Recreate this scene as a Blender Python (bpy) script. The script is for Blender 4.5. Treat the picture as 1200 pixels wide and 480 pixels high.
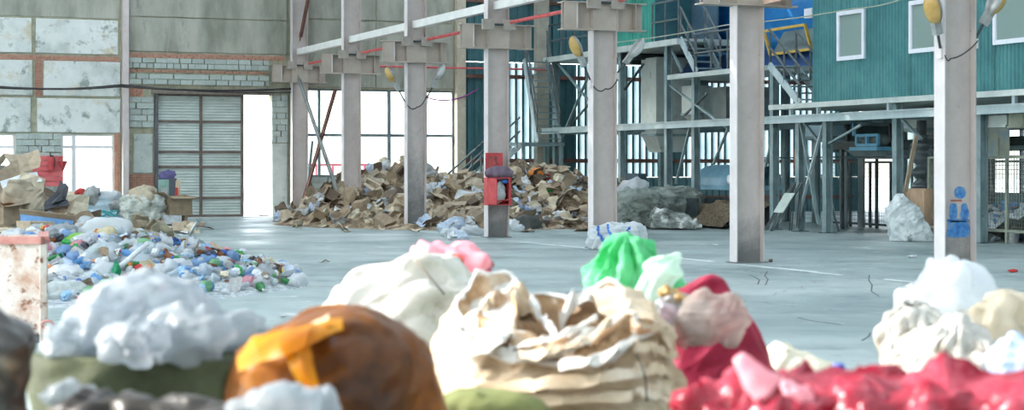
import bpy, math, random
from mathutils import Vector, Matrix, Euler, noise
C = bpy.context.scene
COL = C.collection
for o in list(bpy.data.objects):
    bpy.data.objects.remove(o)
R = random.Random(7)
PI = math.pi

# ---------------------------------------------------------------- camera
FPX, EYE, YH, YAW = 2050.0, 1.68, 195.5, math.radians(22.03)
CS, SN = math.cos(YAW), math.sin(YAW)
cam = bpy.data.cameras.new('camera')
cam_o = bpy.data.objects.new('camera', cam)
COL.objects.link(cam_o)
cam_o.location = (0, 0, EYE)
cam_o.rotation_euler = (PI/2, 0, -YAW)
cam.sensor_width = 36
cam.lens = FPX/1200*36
cam.shift_y = -(240-YH)/1200
cam.clip_end = 600
cam.dof.use_dof = True
cam.dof.focus_distance = 42
cam.dof.aperture_fstop = 2.3
C.camera = cam_o

# ---------------------------------------------------------------- sky, sun, exposure
world = bpy.data.worlds.new('sky')
C.world = world
world.use_nodes = True
wn = world.node_tree
wn.nodes.clear()
sky = wn.nodes.new('ShaderNodeTexSky')
sky.sky_type = 'NISHITA'
sky.sun_disc = False
sky.sun_elevation = math.radians(30)
sky.sun_rotation = math.radians(-62)
sky.air_density = 1.0
sky.dust_density = 1.5
bg = wn.nodes.new('ShaderNodeBackground')
bg.inputs['Strength'].default_value = 0.95
wo = wn.nodes.new('ShaderNodeOutputWorld')
hsv = wn.nodes.new('ShaderNodeHueSaturation')            # thin bright overcast: paler than a clear blue sky
hsv.inputs['Saturation'].default_value = .42
wn.links.new(sky.outputs[0], hsv.inputs['Color'])
wn.links.new(hsv.outputs[0], bg.inputs[0])
wn.links.new(bg.outputs[0], wo.inputs[0])
sun = bpy.data.lights.new('sun', 'SUN')
sun.energy = 5.0
sun.angle = math.radians(0.6)
sun.color = (1.0, 0.96, 0.9)
sun_o = bpy.data.objects.new('sun', sun)
COL.objects.link(sun_o)
TO_SUN = Vector((-0.88, 0.47, 0.53)).normalized()
sun_o.rotation_euler = TO_SUN.to_track_quat('Z', 'Y').to_euler()
sun_o.location = (-30, 10, 30)
C.view_settings.view_transform = 'Standard'
C.view_settings.look = 'None'
C.view_settings.gamma = 1
C.view_settings.use_curve_mapping = False
C.view_settings.exposure = 0.5
C.cycles.use_denoising = True
C.cycles.max_bounces = 9
C.cycles.diffuse_bounces = 5
C.cycles.transparent_max_bounces = 10
C.cycles.sample_clamp_indirect = 8
C.cycles.caustics_reflective = False
C.cycles.caustics_refractive = False

# ---------------------------------------------------------------- where a sight line meets a real plane of the hall
def ray(p, q):
    s = (p-600)/FPX
    return Vector((s*CS+SN, -s*SN+CS, (YH-q)/FPX))
def onF(p, q, z=0.0):
    r = ray(p, q); d = (z-EYE)/r.z
    return Vector((r.x*d, r.y*d, z))
def onY(p, q, y):
    r = ray(p, q); d = y/r.y
    return Vector((r.x*d, y, EYE+r.z*d))
def onX(p, q, x):
    r = ray(p, q); d = x/r.x
    return Vector((x, r.y*d, EYE+r.z*d))
def onD(p, q, d):
    r = ray(p, q)
    return Vector((r.x*d, r.y*d, EYE+r.z*d))

# ---------------------------------------------------------------- meshes
class MB:
    def __init__(s):
        s.V = []; s.F = []
    def add(s, vs, fs):
        n = len(s.V); s.V += [Vector(v) for v in vs]; s.F += [tuple(i+n for i in f) for f in fs]; return s
    def box(s, x0, x1, y0, y1, z0, z1):
        return s.add([(x0,y0,z0),(x1,y0,z0),(x1,y1,z0),(x0,y1,z0),(x0,y0,z1),(x1,y0,z1),(x1,y1,z1),(x0,y1,z1)],
                     [(0,3,2,1),(4,5,6,7),(0,1,5,4),(1,2,6,5),(2,3,7,6),(3,0,4,7)])
    def bar(s, a, b, w, h=None, up=(0,0,1)):
        a = Vector(a); b = Vector(b); h = w if h is None else h
        d = (b-a).normalized(); u = Vector(up)
        if abs(d.dot(u)) > .97: u = Vector((0,1,0))
        x = d.cross(u).normalized()*w/2; z = x.cross(d).normalized()*h/2
        vs = [a-x-z, a+x-z, a+x+z, a-x+z, b-x-z, b+x-z, b+x+z, b-x+z]
        return s.add(vs, [(0,3,2,1),(4,5,6,7),(0,1,5,4),(1,2,6,5),(2,3,7,6),(3,0,4,7)][:])
    def tube(s, pts, r, n=7, cap=True):
        pts = [Vector(p) for p in pts]; rs = r if isinstance(r, (list, tuple)) else [r]*len(pts)
        vs = []; fs = []
        for i, p in enumerate(pts):
            d = (pts[min(i+1, len(pts)-1)]-pts[max(i-1, 0)]).normalized()
            u = Vector((0,0,1)) if abs(d.z) < .9 else Vector((0,1,0))
            x = d.cross(u).normalized(); z = x.cross(d)
            for k in range(n):
                t = 2*PI*k/n
                vs.append(p+(x*math.cos(t)+z*math.sin(t))*rs[i])
        for i in range(len(pts)-1):
            for k in range(n):
                a = i*n+k; b = i*n+(k+1) % n
                fs.append((a, b, b+n, a+n))
        if cap:
            fs.append(tuple(range(n))[::-1]); fs.append(tuple((len(pts)-1)*n+k for k in range(n)))
        return s.add(vs, fs)
    def lathe(s, prof, n=10, at=(0,0,0), axis='Z'):
        vs = []; fs = []; at = Vector(at)
        for r, z in prof:
            for k in range(n):
                t = 2*PI*k/n; c, q = r*math.cos(t), r*math.sin(t)
                vs.append(at+Vector((c, q, z) if axis == 'Z' else ((z, c, q) if axis == 'X' else (q, z, c))))
        for i in range(len(prof)-1):
            for k in range(n):
                a = i*n+k; b = i*n+(k+1) % n
                fs.append((a, b, b+n, a+n))
        fs.append(tuple(range(n))[::-1]); fs.append(tuple((len(prof)-1)*n+k for k in range(n)))
        return s.add(vs, fs)
    def quadbox(s, a, b, c, d, t):                      # four corners and a thickness
        a, b, c, d = map(Vector, (a, b, c, d)); n = (b-a).cross(d-a).normalized()*t
        return s.add([a, b, c, d, a+n, b+n, c+n, d+n], [(0,3,2,1),(4,5,6,7),(0,1,5,4),(1,2,6,5),(2,3,7,6),(3,0,4,7)])
    def grid(s, fn, nu, nv, closed=False):
        vs = [fn(i/(nu if closed else nu-1), j/(nv-1)) for j in range(nv) for i in range(nu)]
        fs = []
        for j in range(nv-1):
            for i in range(nu if closed else nu-1):
                k = (i+1) % nu
                fs.append((j*nu+i, j*nu+k, (j+1)*nu+k, (j+1)*nu+i))
        return s.add(vs, fs)
    def mesh(s, name, off=None, smooth=False, m=None):
        me = bpy.data.meshes.new(name)
        vs = s.V if off is None else [v-off for v in s.V]
        me.from_pydata([tuple(v) for v in vs], [], s.F)
        if smooth: me.polygons.foreach_set('use_smooth', [True]*len(s.F))
        if m: me.materials.append(m)
        me.update()
        return me

WL = {}
def props(o, label=None, cat=None, group=None, kind=None):
    if label: o['label'] = label
    if cat: o['category'] = cat
    if group: o['group'] = group
    if kind: o['kind'] = kind
    return o
def thing(name, label, cat, loc=(0,0,0), group=None):
    o = bpy.data.objects.new(name, None); COL.objects.link(o)
    o.empty_display_size = .1
    o.location = loc; WL[o.name] = Vector(loc)
    return props(o, label, cat, group)
def part(name, mb, m, parent=None, smooth=False, loc=None, **kw):
    """one mesh object; mb is in hall coordinates, stored relative to the parent (or to loc)"""
    base = WL[parent.name] if parent else Vector(loc or (0,0,0))
    o = bpy.data.objects.new(name, mb.mesh(name, base, smooth, m)); COL.objects.link(o)
    if parent: o.parent = parent
    else: o.location = base
    WL[o.name] = base
    return props(o, **kw)
def piece(name, me, parent, loc, rot=(0,0,0), sc=(1,1,1), m=None):
    """an object on shared mesh data, placed at a hall position"""
    o = bpy.data.objects.new(name, me); COL.objects.link(o)
    base = WL[parent.name] if parent else Vector((0,0,0))
    if parent: o.parent = parent
    o.location = Vector(loc)-base; o.rotation_euler = rot; o.scale = sc
    WL[o.name] = Vector(loc)
    if m:
        if not me.materials: me.materials.append(m)
        o.material_slots[0].link = 'OBJECT'; o.material_slots[0].material = m
    return o
def copy_tree(o, parent=None):
    c = o.copy(); COL.objects.link(c)
    if parent: c.parent = parent
    WL[c.name] = WL.get(o.name, Vector())
    for ch in list(o.children): copy_tree(ch, c)
    return c

# ---------------------------------------------------------------- materials
def lin(c):
    return tuple((x/12.92 if x <= .04045 else ((x+.055)/1.055)**2.4) for x in (v/255 for v in c[:3]))+(1,)
MC = {}
def mat(name, cols, scale=4, rough=.75, bump=0, bscale=None, metal=0, stretch=(1,1,1), stops=None, rnd=0, spec=.35,
        detail=6, transl=0, spots=None, trans=0, dist=0.0, coat=0):
    if name in MC: return MC[name]
    m = bpy.data.materials.new(name); m.use_nodes = True; MC[name] = m
    nt = m.node_tree; N = nt.nodes; L = nt.links
    b = N['Principled BSDF']
    b.inputs['Roughness'].default_value = rough; b.inputs['Metallic'].default_value = metal
    b.inputs['Specular IOR Level'].default_value = spec
    if coat: b.inputs['Coat Weight'].default_value = coat
    tc = N.new('ShaderNodeTexCoord'); mp = N.new('ShaderNodeMapping')
    mp.inputs['Scale'].default_value = stretch
    L.new(tc.outputs['Object'], mp.inputs[0])
    src = mp.outputs[0]
    if rnd:
        oi = N.new('ShaderNodeObjectInfo'); ad = N.new('ShaderNodeVectorMath'); ad.operation = 'ADD'
        ml = N.new('ShaderNodeVectorMath'); ml.operation = 'SCALE'
        cx = N.new('ShaderNodeCombineXYZ')
        for k in range(3): L.new(oi.outputs['Random'], cx.inputs[k])
        ml.inputs['Scale'].default_value = 37.0
        L.new(cx.outputs[0], ml.inputs[0]); L.new(src, ad.inputs[0]); L.new(ml.outputs[0], ad.inputs[1]); src = ad.outputs[0]
    nz = N.new('ShaderNodeTexNoise'); nz.inputs['Scale'].default_value = scale; nz.inputs['Detail'].default_value = detail
    nz.inputs['Roughness'].default_value = .62; nz.inputs['Distortion'].default_value = dist
    L.new(src, nz.inputs['Vector'])
    rp = N.new('ShaderNodeValToRGB'); el = rp.color_ramp.elements
    n = len(cols); stops = stops or [.33+.34*i/max(1, n-1) for i in range(n)]
    el[0].position = stops[0]; el[0].color = lin(cols[0])
    if n > 1:
        el[1].position = stops[-1]; el[1].color = lin(cols[-1])
        for i in range(1, n-1):
            e = el.new(stops[i]); e.color = lin(cols[i])
    else:
        el[1].color = lin(cols[0])
    L.new(nz.outputs['Fac'], rp.inputs[0])
    out = rp.outputs[0]
    if spots:                                            # (colour, scale, threshold, softness)
        for (sc, ss, th, so) in spots:
            n2 = N.new('ShaderNodeTexNoise'); n2.inputs['Scale'].default_value = ss; n2.inputs['Detail'].default_value = 5
            n2.inputs['Roughness'].default_value = .7
            ad2 = N.new('ShaderNodeVectorMath'); ad2.operation = 'ADD'; ad2.inputs[1].default_value = (ss*3.1, 7.7, ss)
            L.new(src, ad2.inputs[0]); L.new(ad2.outputs[0], n2.inputs['Vector'])
            mr = N.new('ShaderNodeMapRange'); mr.inputs['From Min'].default_value = th; mr.inputs['From Max'].default_value = th+so
            L.new(n2.outputs['Fac'], mr.inputs['Value'])
            mx = N.new('ShaderNodeMixRGB'); mx.inputs[2].default_value = lin(sc)
            L.new(mr.outputs[0], mx.inputs[0]); L.new(out, mx.inputs[1]); out = mx.outputs[0]
    if rnd:
        hs = N.new('ShaderNodeHueSaturation'); mr = N.new('ShaderNodeMapRange')
        mr.inputs['To Min'].default_value = 1-rnd; mr.inputs['To Max'].default_value = 1+rnd*.6
        L.new(oi.outputs['Random'], mr.inputs['Value']); L.new(mr.outputs[0], hs.inputs['Value'])
        L.new(out, hs.inputs['Color']); out = hs.outputs[0]
    L.new(out, b.inputs['Base Color'])
    if bump:
        n3 = N.new('ShaderNodeTexNoise'); n3.inputs['Scale'].default_value = bscale or scale*4; n3.inputs['Detail'].default_value = 6
        L.new(src, n3.inputs['Vector'])
        bp = N.new('ShaderNodeBump'); bp.inputs['Strength'].default_value = bump; bp.inputs['Distance'].default_value = .03
        L.new(n3.outputs['Fac'], bp.inputs['Height']); L.new(bp.outputs[0], b.inputs['Normal'])
    if trans: b.inputs['Transmission Weight'].default_value = trans
    if transl:
        t = N.new('ShaderNodeBsdfTranslucent'); L.new(out, t.inputs[0]); mx = N.new('ShaderNodeMixShader')
        mx.inputs[0].default_value = transl
        L.new(b.outputs[0], mx.inputs[1]); L.new(t.outputs[0], mx.inputs[2])
        L.new(mx.outputs[0], N['Material Output'].inputs['Surface'])
    return m
def film(name, col, clear=.5, rough=.25, tint=None, transl=.3, wall=0):
    """thin clear plastic: part of the light goes straight through, part is scattered, the rest is gloss"""
    if name in MC: return MC[name]
    m = bpy.data.materials.new(name); m.use_nodes = True; MC[name] = m
    nt = m.node_tree; N = nt.nodes; L = nt.links; b = N['Principled BSDF']
    b.inputs['Base Color'].default_value = lin(col); b.inputs['Roughness'].default_value = rough
    b.inputs['Specular IOR Level'].default_value = .6
    tr = N.new('ShaderNodeBsdfTransparent'); tr.inputs[0].default_value = lin(tint or col)
    tl = N.new('ShaderNodeBsdfTranslucent'); tl.inputs[0].default_value = lin(col)
    a = N.new('ShaderNodeMixShader'); a.inputs[0].default_value = transl
    L.new(b.outputs[0], a.inputs[1]); L.new(tl.outputs[0], a.inputs[2])
    c = N.new('ShaderNodeMixShader'); c.inputs[0].default_value = clear
    L.new(a.outputs[0], c.inputs[1]); L.new(tr.outputs[0], c.inputs[2])
    L.new(c.outputs[0], N['Material Output'].inputs['Surface'])
    return m

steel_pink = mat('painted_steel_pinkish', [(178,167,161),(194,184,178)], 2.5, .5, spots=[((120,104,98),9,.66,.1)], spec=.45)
steel_lit_side = mat('painted_steel_lit_side', [(205,199,198),(218,212,212)], 2.5, .45, spots=[((150,138,132),11,.68,.1)], spec=.5)  # paler copy of the column paint, standing for its lit left side
steel_beige = mat('bracket_paint', [(172,160,148),(186,174,162)], 3, .55, spots=[((120,100,88),10,.68,.08)])
steel_grey = mat('structure_steel', [(104,126,128),(138,158,160)], 2, .5, spots=[((84,92,90),7,.62,.1)], spec=.45)
steel_light = mat('structure_steel_light', [(158,176,178),(184,198,199)], 2, .5, spots=[((120,126,122),8,.64,.1)], spec=.45)
steel_dark = mat('dark_steel', [(48,58,60),(74,84,86)], 3, .55)
steel_rail = mat('handrail_steel', [(74,84,86),(100,110,110)], 5, .5)
white_tube = mat('white_tube_paint', [(214,214,210),(230,230,226)], 3, .45)
red_pipe = mat('red_pipe_paint', [(196,72,74),(214,110,110)], 4, .5)
brown_steel = mat('red_oxide_steel', [(112,72,66),(140,96,86)], 4, .6)
conc_dark = mat('weathered_concrete', [(134,136,124),(160,160,148),(180,178,167)], .9, .9, .25, 9, stretch=(1.6,1,.5),
                spots=[((112,116,104),1.7,.6,.2),((190,188,174),5,.66,.1)])
conc_white = mat('whitewashed_concrete', [(186,192,188),(212,216,212),(222,224,220)], 1.3, .88, .2, 10,
                 spots=[((146,152,146),2.0,.56,.1),((196,186,160),1.1,.56,.16),((120,126,122),5,.68,.06)], rnd=.05)
mortar = mat('mortar', [(146,146,126),(176,172,150)], 5, .95, .4, 16)
block_m = mat('concrete_block', [(160,172,166),(190,198,192)], 5, .9, .3, 22, rnd=.13, spots=[((120,140,136),4,.64,.1)])
brick_m = mat('red_brick', [(172,122,104),(196,150,130)], 7, .9, .3, 30, rnd=.16, spots=[((196,180,164),6,.6,.1)])
plaster = mat('old_plaster', [(166,174,168),(192,198,192)], 2, .92, .25, 8, spots=[((138,144,138),3.4,.58,.1)])
timber_m = mat('weathered_timber', [(140,126,108),(176,160,138)], 4, .8, .15, 20, stretch=(6,6,.7))
# ================================================================ the setting
def cracked_floor():
    m = mat('concrete_floor', [(122,138,137),(150,165,163),(175,186,183)], .22, .5, .2, 9, stretch=(1,1,1), spec=.5, detail=9, dist=.4,
            spots=[((112,128,130),.5,.52,.16),((198,204,202),1.1,.6,.12),((98,112,114),2.6,.62,.1),((84,94,94),14,.7,.05)])
    nt = m.node_tree; N = nt.nodes; L = nt.links; b = N['Principled BSDF']
    # a few hairline cracks and rougher worn areas
    vo = N.new('ShaderNodeTexVoronoi'); vo.feature = 'DISTANCE_TO_EDGE'; vo.inputs['Scale'].default_value = .16
    nz = N.new('ShaderNodeTexNoise'); nz.inputs['Scale'].default_value = 1.1; nz.inputs['Detail'].default_value = 5
    tc = [n for n in N if n.type == 'TEX_COORD'][0]
    mx = N.new('ShaderNodeMixRGB'); mx.inputs[0].default_value = .13
    L.new(tc.outputs['Object'], mx.inputs[1]); L.new(tc.outputs['Object'], nz.inputs['Vector']); 
    sc = N.new('ShaderNodeVectorMath'); sc.operation = 'SCALE'; sc.inputs['Scale'].default_value = 9
    L.new(nz.outputs['Color'], sc.inputs[0]); L.new(sc.outputs[0], mx.inputs[2]); L.new(mx.outputs[0], vo.inputs['Vector'])
    mr = N.new('ShaderNodeMapRange'); mr.inputs['From Min'].default_value = 0; mr.inputs['From Max'].default_value = .004
    mr.inputs['To Min'].default_value = .55; mr.inputs['To Max'].default_value = 1
    L.new(vo.outputs['Distance'], mr.inputs['Value'])
    src = b.inputs['Base Color'].links[0].from_socket
    mm = N.new('ShaderNodeMixRGB'); mm.blend_type = 'MULTIPLY'; mm.inputs[0].default_value = 1
    L.new(src, mm.inputs[1]); L.new(mr.outputs[0], mm.inputs[2]); L.new(mm.outputs[0], b.inputs['Base Color'])
    n2 = N.new('ShaderNodeTexNoise'); n2.inputs['Scale'].default_value = .5; n2.inputs['Detail'].default_value = 6
    L.new(tc.outputs['Object'], n2.inputs['Vector'])
    m2 = N.new('ShaderNodeMapRange'); m2.inputs['From Min'].default_value = .35; m2.inputs['From Max'].default_value = .65
    m2.inputs['To Min'].default_value = .34; m2.inputs['To Max'].default_value = .62
    L.new(n2.outputs['Fac'], m2.inputs['Value']); L.new(m2.outputs[0], b.inputs['Roughness'])
    return m
floor = part('floor', MB().box(-9.6, 39.6, -12, 57.6, -.3, 0), cracked_floor(), kind='structure')
# cracks in the slab, drawn as thin dark grey strips
crack_m = mat('crack_dark_grey', [(84,94,94),(104,114,114)], 8, .95)
for pts in (((878,322),(884,324),(890,328),(888,333)), ((899,318),(896,323),(900,327),(897,334)), ((1019,322),(1018,328),(1022,334),(1021,341),(1030,347)), ((1010,399),(1018,394),(1020,390)), ((935,372),(952,376),(985,380))):
    P = [onF(p, q) for p, q in pts]; b = MB()
    for i in range(len(P)-1):
        a, c = P[i], P[i+1]; n = Vector((c.y-a.y, a.x-c.x, 0)).normalized()*.011
        b.add([a-n, a+n, c+n*.8, c-n*.8, a-n+Vector((0,0,.003)), a+n+Vector((0,0,.003)), c+n*.8+Vector((0,0,.003)), c-n*.8+Vector((0,0,.003))], [(4,5,6,7),(0,1,5,4),(1,2,6,5),(2,3,7,6),(3,0,4,7)])
    part('crack', b, crack_m, floor)
# the joint along the column row, its whitish filler broken here and there
fl = MB(); y = 8.0; filler = mat('joint_filler', [(196,204,204),(224,228,226)], 6, .9)
while y < 46:
    l = R.uniform(.3, 1.6); w = R.uniform(.02, .06); xx = 15.0+R.uniform(-.05, .05)
    if R.random() < .8: fl.box(xx-w, xx+w, y, y+l, -.01, .004)
    y += l
part('joint_filler', fl, filler, floor)
ground = part('ground', MB().box(-160, 220, -90, 260, -.6, -.31), mat('yard_ground', [(176,176,172),(200,200,196)], .3, .95), kind='structure')

YW = 57.3                                                # face of the back wall
def wx(p, q=150): return onY(p, q, YW).x
def wz(p, q): return onY(p, q, YW).z
def cells(x0, x1, z0, z1, holes, y0, y1):
    xs = sorted({x0, x1, *[h[0] for h in holes], *[h[1] for h in holes]}); zs = sorted({z0, z1, *[h[2] for h in holes], *[h[3] for h in holes]})
    b = MB()
    for i in range(len(xs)-1):
        for j in range(len(zs)-1):
            cx, cz = (xs[i]+xs[i+1])/2, (zs[j]+zs[j+1])/2
            if xs[i] < x0 or xs[i+1] > x1 or any(h[0] < cx < h[1] and h[2] < cz < h[3] for h in holes): continue
            b.box(xs[i], xs[i+1], y0, y1, zs[j], zs[j+1])
    return b
X_A, X_B = wx(72), wx(134)                                # left window
Z_WT, Z_WB = wz(100, 157), wz(100, 226)
X_G0, X_G1 = wx(181), wx(318); Z_G = wz(250, 110)         # gate opening
X_L0, X_L1 = wx(357), wx(533); Z_LT = wz(450, 105); Z_LB = wz(450, 207)
X_S = wx(543)                                             # cladding starts here
holes = [(X_A, X_B, Z_WB, Z_WT), (wx(-70), wx(18), Z_WB, Z_WT), (X_G0, X_G1, 0, Z_G), (X_L0, X_L1, Z_LB, Z_LT)]
wall = part('wall_back', cells(-9.6, X_S, 0, 10.6, holes, YW+.03, YW+.33), mortar, kind='structure')

def panel(x0, x1, z0, z1, m, proud=.03, par=wall, name='concrete_panel'):
    j = [R.uniform(-.012, .012) for _ in range(4)]
    b = MB(); c = .02
    f = [(x0+j[0], z0), (x1+j[1], z0), (x1+j[2], z1), (x0+j[3], z1)]
    cx, cz = (x0+x1)/2, (z0+z1)/2
    ins = lambda v: (v[0]+(c if v[0] < cx else -c), v[1]+(c if v[1] < cz else -c))
    vs = [(v[0], YW+.05, v[1]) for v in f]+[(v[0], YW-proud+c, v[1]) for v in f]+[(*[ins(v)[0]], YW-proud, ins(v)[1]) for v in f]
    b.add(vs, [(0,1,5,4),(1,2,6,5),(2,3,7,6),(3,0,4,7),(4,5,9,8),(5,6,10,9),(6,7,11,10),(7,4,8,11),(8,9,10,11)])
    return part(name, b, m, par)
# whitewashed panels at the left
zr = [(wz(60,155), wz(60,115)), (wz(60,112), wz(60,71)), (wz(60,62.5), wz(60,22))]
for i, (za, zb) in enumerate(zr):
    xj = wx((42, 40, 42)[i])
    panel(wx(-70), wx((36, 38, 37)[i]), za, zb, conc_white)
    panel(wx((43, 51, 42)[i]), wx((141, 141, 138)[i]), za, zb, conc_white)
# weathered panels above
panel(wx(-70), wx(141), wz(60,20), wz(60,-60), conc_dark, .0)
for a, c in ((22.5, 62), (-40, 21.5)):
    panel(wx(151), wx(336), wz(240, c), wz(240, a), conc_dark, .02)
for (pa, pb) in ((340, 440), (441, 532)):
    for a, c in ((26, 103), (-40, 24.5)):
        panel(wx(pa), wx(pb), wz(440, c), wz(440, a), conc_dark, .02)
# block and brick courses
def brick_me():
    return MB().box(-.5, .5, -.5, .5, -.5, .5).mesh('block')
BLK = brick_me()
def course(x0, x1, z0, h, l, m, name, par=wall, proud=.05, start=0.0):
    x = x0-start*l
    while x < x1-.02:
        a, b = max(x, x0), min(x+l, x1)
        if b-a > .04:
            piece(name, BLK, par, ((a+b)/2, YW+.03-R.uniform(.2, 1)*proud, z0+h/2), (0, R.uniform(-.01, .01), R.uniform(-.012, .012)),
                  (b-a-.02, .12, h-.022), m)
        x += l*R.uniform(.9, 1.1)
def bricks(x0, x1, z0, z1, par=wall, name='brick_courses'):
    b = MB(); z = z0; k = 0
    while z < z1-.03:
        x = x0-(.13 if k % 2 else 0)
        while x < x1-.02:
            a, c = max(x, x0), min(x+.25, x1)
            if c-a > .03:
                pr = R.uniform(.0, .03); b.box(a, c-.012, YW-pr, YW+.05, z, z+.063)
            x += .262
        z += .077; k += 1
    return part(name, b, brick_m, par, kind='stuff')
zb0 = wz(240, 69)
bricks(wx(151), wx(334), zb0, wz(240, 64))
bricks(-9, wx(141), wz(60, 70.3), wz(60, 65))
bricks(wx(41.5), wx(50), wz(45, 113), wz(45, 71))
x0, x1 = wx(151), wx(334)
hs = (zb0-wz(240, 100))
hb = hs/5.0
for r in range(5):
    if r == 2:
        bricks(x0, wx(315), zb0-3*hb+.06, zb0-2*hb-.04); continue
    course(x0, wx(315), zb0-(r+1)*hb, hb, .4 if r != 1 else .22, block_m, 'concrete_block', start=.5*(r % 2))
bricks(wx(151), wx(168), wz(160,113), wz(160,103))
# jambs of the gate
z = wz(160, 113); r = 0
while z-.2 > wz(160, 156):
    course(wx(151), wx(180), z-.2, .2, .4, block_m, 'concrete_block', start=.5*(r % 2)); z -= .2; r += 1
panel(wx(156), wx(179), wz(160, 203), wz(160, 157), plaster, .03, name='plaster_patch')
bricks(wx(151), wx(181), wz(160, 226), wz(160, 204))
course(wx(151), wx(181), 0.0, .4, .6, block_m, 'concrete_block'); course(wx(151), wx(181), .4, wz(160,226)-.4, .6, block_m, 'concrete_block')
z = Z_G; r = 0
while z-.2 > wz(327, 170):
    course(X_G1, wx(337), z-.2, .2, .3, block_m, 'concrete_block', start=.5*(r % 2)); z -= .2; r += 1
panel(X_G1+.02, wx(337), .0, z-.02, plaster, .03, name='plaster_patch')
# pier with the red board, brick pier, sill
z = wz(45, 156); r = 0
while z-.2 > .5:
    course(wx(18), X_A, z-.2, .2, .4, block_m, 'concrete_block', start=.5*(r % 2)); z -= .2; r += 1
bricks(X_B, wx(141), Z_WB, Z_WT)
course(wx(18), wx(141), Z_WB-.2, .19, .4, block_m, 'concrete_block'); course(wx(18), wx(141), Z_WB-.42, .2, .4, block_m, 'concrete_block', start=.5)
# low wall under the big window
z = Z_LB; r = 0
while z > .1:
    course(X_L0, wx(420), z-.2, .2, .4, block_m, 'concrete_block', start=.5*(r % 2)); z -= .2; r += 1
pil = part('trim_1', MB().box(wx(533), wx(543), YW-.25, YW+.3, 0, 10.4), mat('pilaster_concrete', [(176,166,146),(200,190,170)], 2.2, .9, .3, 9, spots=[((214,208,196),4,.58,.1)]), kind='structure')
part('trim_2', MB().box(wx(142.5), wx(149.5), YW-.28, YW+.02, 0, 10.4), mat('slim_column_paint', [(188,176,172),(206,196,192)], 2, .5), kind='structure')

# windows
frame_m = mat('window_frame_paint', [(96,112,118),(128,142,146)], 4, .6)
frame_w = mat('white_frame_paint', [(206,206,206),(224,224,224)], 4, .5)
glass_m = film('window_glass', (235,242,244), .93, .05, (244,248,249), 0.0)
def window(name, x0, x1, z0, z1, muls, trans, m, fw=.07):
    s = thing(name, None, None, ((x0+x1)/2, YW+.15, z0)); s['kind'] = 'structure'
    b = MB()
    for a, c in ((x0, x0+fw), (x1-fw, x1)): b.box(a, c, YW+.08, YW+.18, z0, z1)
    for a, c in ((z0, z0+fw), (z1-fw, z1)): b.box(x0+fw, x1-fw, YW+.08, YW+.18, a, c)
    part('window_frame', b, m, s)
    for p, w in muls: part('mullion', MB().box(p-w/2, p+w/2, YW+.085, YW+.175, z0+fw, z1-fw), m, s)
    for q, w in trans: part('transom', MB().box(x0+fw, x1-fw, YW+.09, YW+.17, q-w/2, q+w/2), m, s)
    xs = [x0+fw]+[p for p, w in muls]+[x1-fw]; zs = [z0+fw]+[q for q, w in trans]+[z1-fw]
    for i in range(len(xs)-1):
        for j in range(len(zs)-1):
            part('pane', MB().box(xs[i]+.03, xs[i+1]-.03, YW+.125, YW+.131, zs[j]+.03, zs[j+1]-.03), glass_m, s)
    return s
window('window_1', X_A, X_B, Z_WB, Z_WT, [(wx(87), .13)], [(wz(100,172), .1)], frame_w)
window('window_2', wx(-70), wx(18), Z_WB, Z_WT, [(wx(-8), .1), (wx(-36), .1)], [(wz(0,172), .1)], frame_w)
window('window_3', X_L0, X_L1, Z_LB, Z_LT, [(wx(375), .1), (wx(416), .1), (wx(457), .12), (wx(500), .1)], [(wz(450,158.5), .1)], frame_m)

# gate of sheet metal in a brown frame, its right bay standing open
gate_sheet = mat('galvanised_sheet', [(178,190,184),(204,212,206)], 1.6, .5, metal=.2, stretch=(1,1,3), spots=[((150,162,156),2,.6,.14)])
gate_brown = mat('gate_frame_brown', [(96,82,76),(124,108,100)], 4, .7)
g = thing('door_1', None, None, (wx(235), YW, 0)); g['kind'] = 'structure'
yg = YW+.1
gx = [wx(184), wx(236), wx(284.5)]; gz = [.06, wz(235,232), wz(235,195.6), wz(235,178), wz(235,142.5), Z_G-.04]
for i in range(2):
    for j in range(5):
        b = MB(); a, c = gx[i]+.03, gx[i+1]-.03; z0, z1 = gz[j]+.02, gz[j+1]-.02
        n = max(3, int((z1-z0)/.045)); vs = []; fs = []
        for k in range(n+1):
            zz = z0+(z1-z0)*k/n; dy = .0 if k % 2 else .018
            vs += [(a, yg+dy, zz), (c, yg+dy, zz)]
        for k in range(n): fs.append((2*k, 2*k+1, 2*k+3, 2*k+2))
        b.add(vs, fs); part('sheet_panel', b, gate_sheet, g)
for x in gx: part('upright', MB().box(x-.045, x+.045, yg-.05, yg+.04, 0.02, Z_G), gate_brown, g)
for z in gz: part('rail', MB().box(gx[0]+.046, gx[2]-.046, yg-.045, yg+.035, z-.035, z+.035), gate_brown, g)
part('gate_post', MB().box(X_G0, X_G0+.11, YW-.08, YW+.12, 0, Z_G), mat('dark_post', [(78,80,84),(104,104,106)], 4, .6), g)
part('track', MB().box(X_G0-.1, X_G1+.05, YW-.14, YW-.02, Z_G-.02, Z_G+.12), mat('rusty_track', [(118,110,104),(150,140,130)], 5, .8), g)
part('threshold', MB().box(X_G0, X_G1, YW-.1, YW+.3, 0, .03), filler, g)

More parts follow.
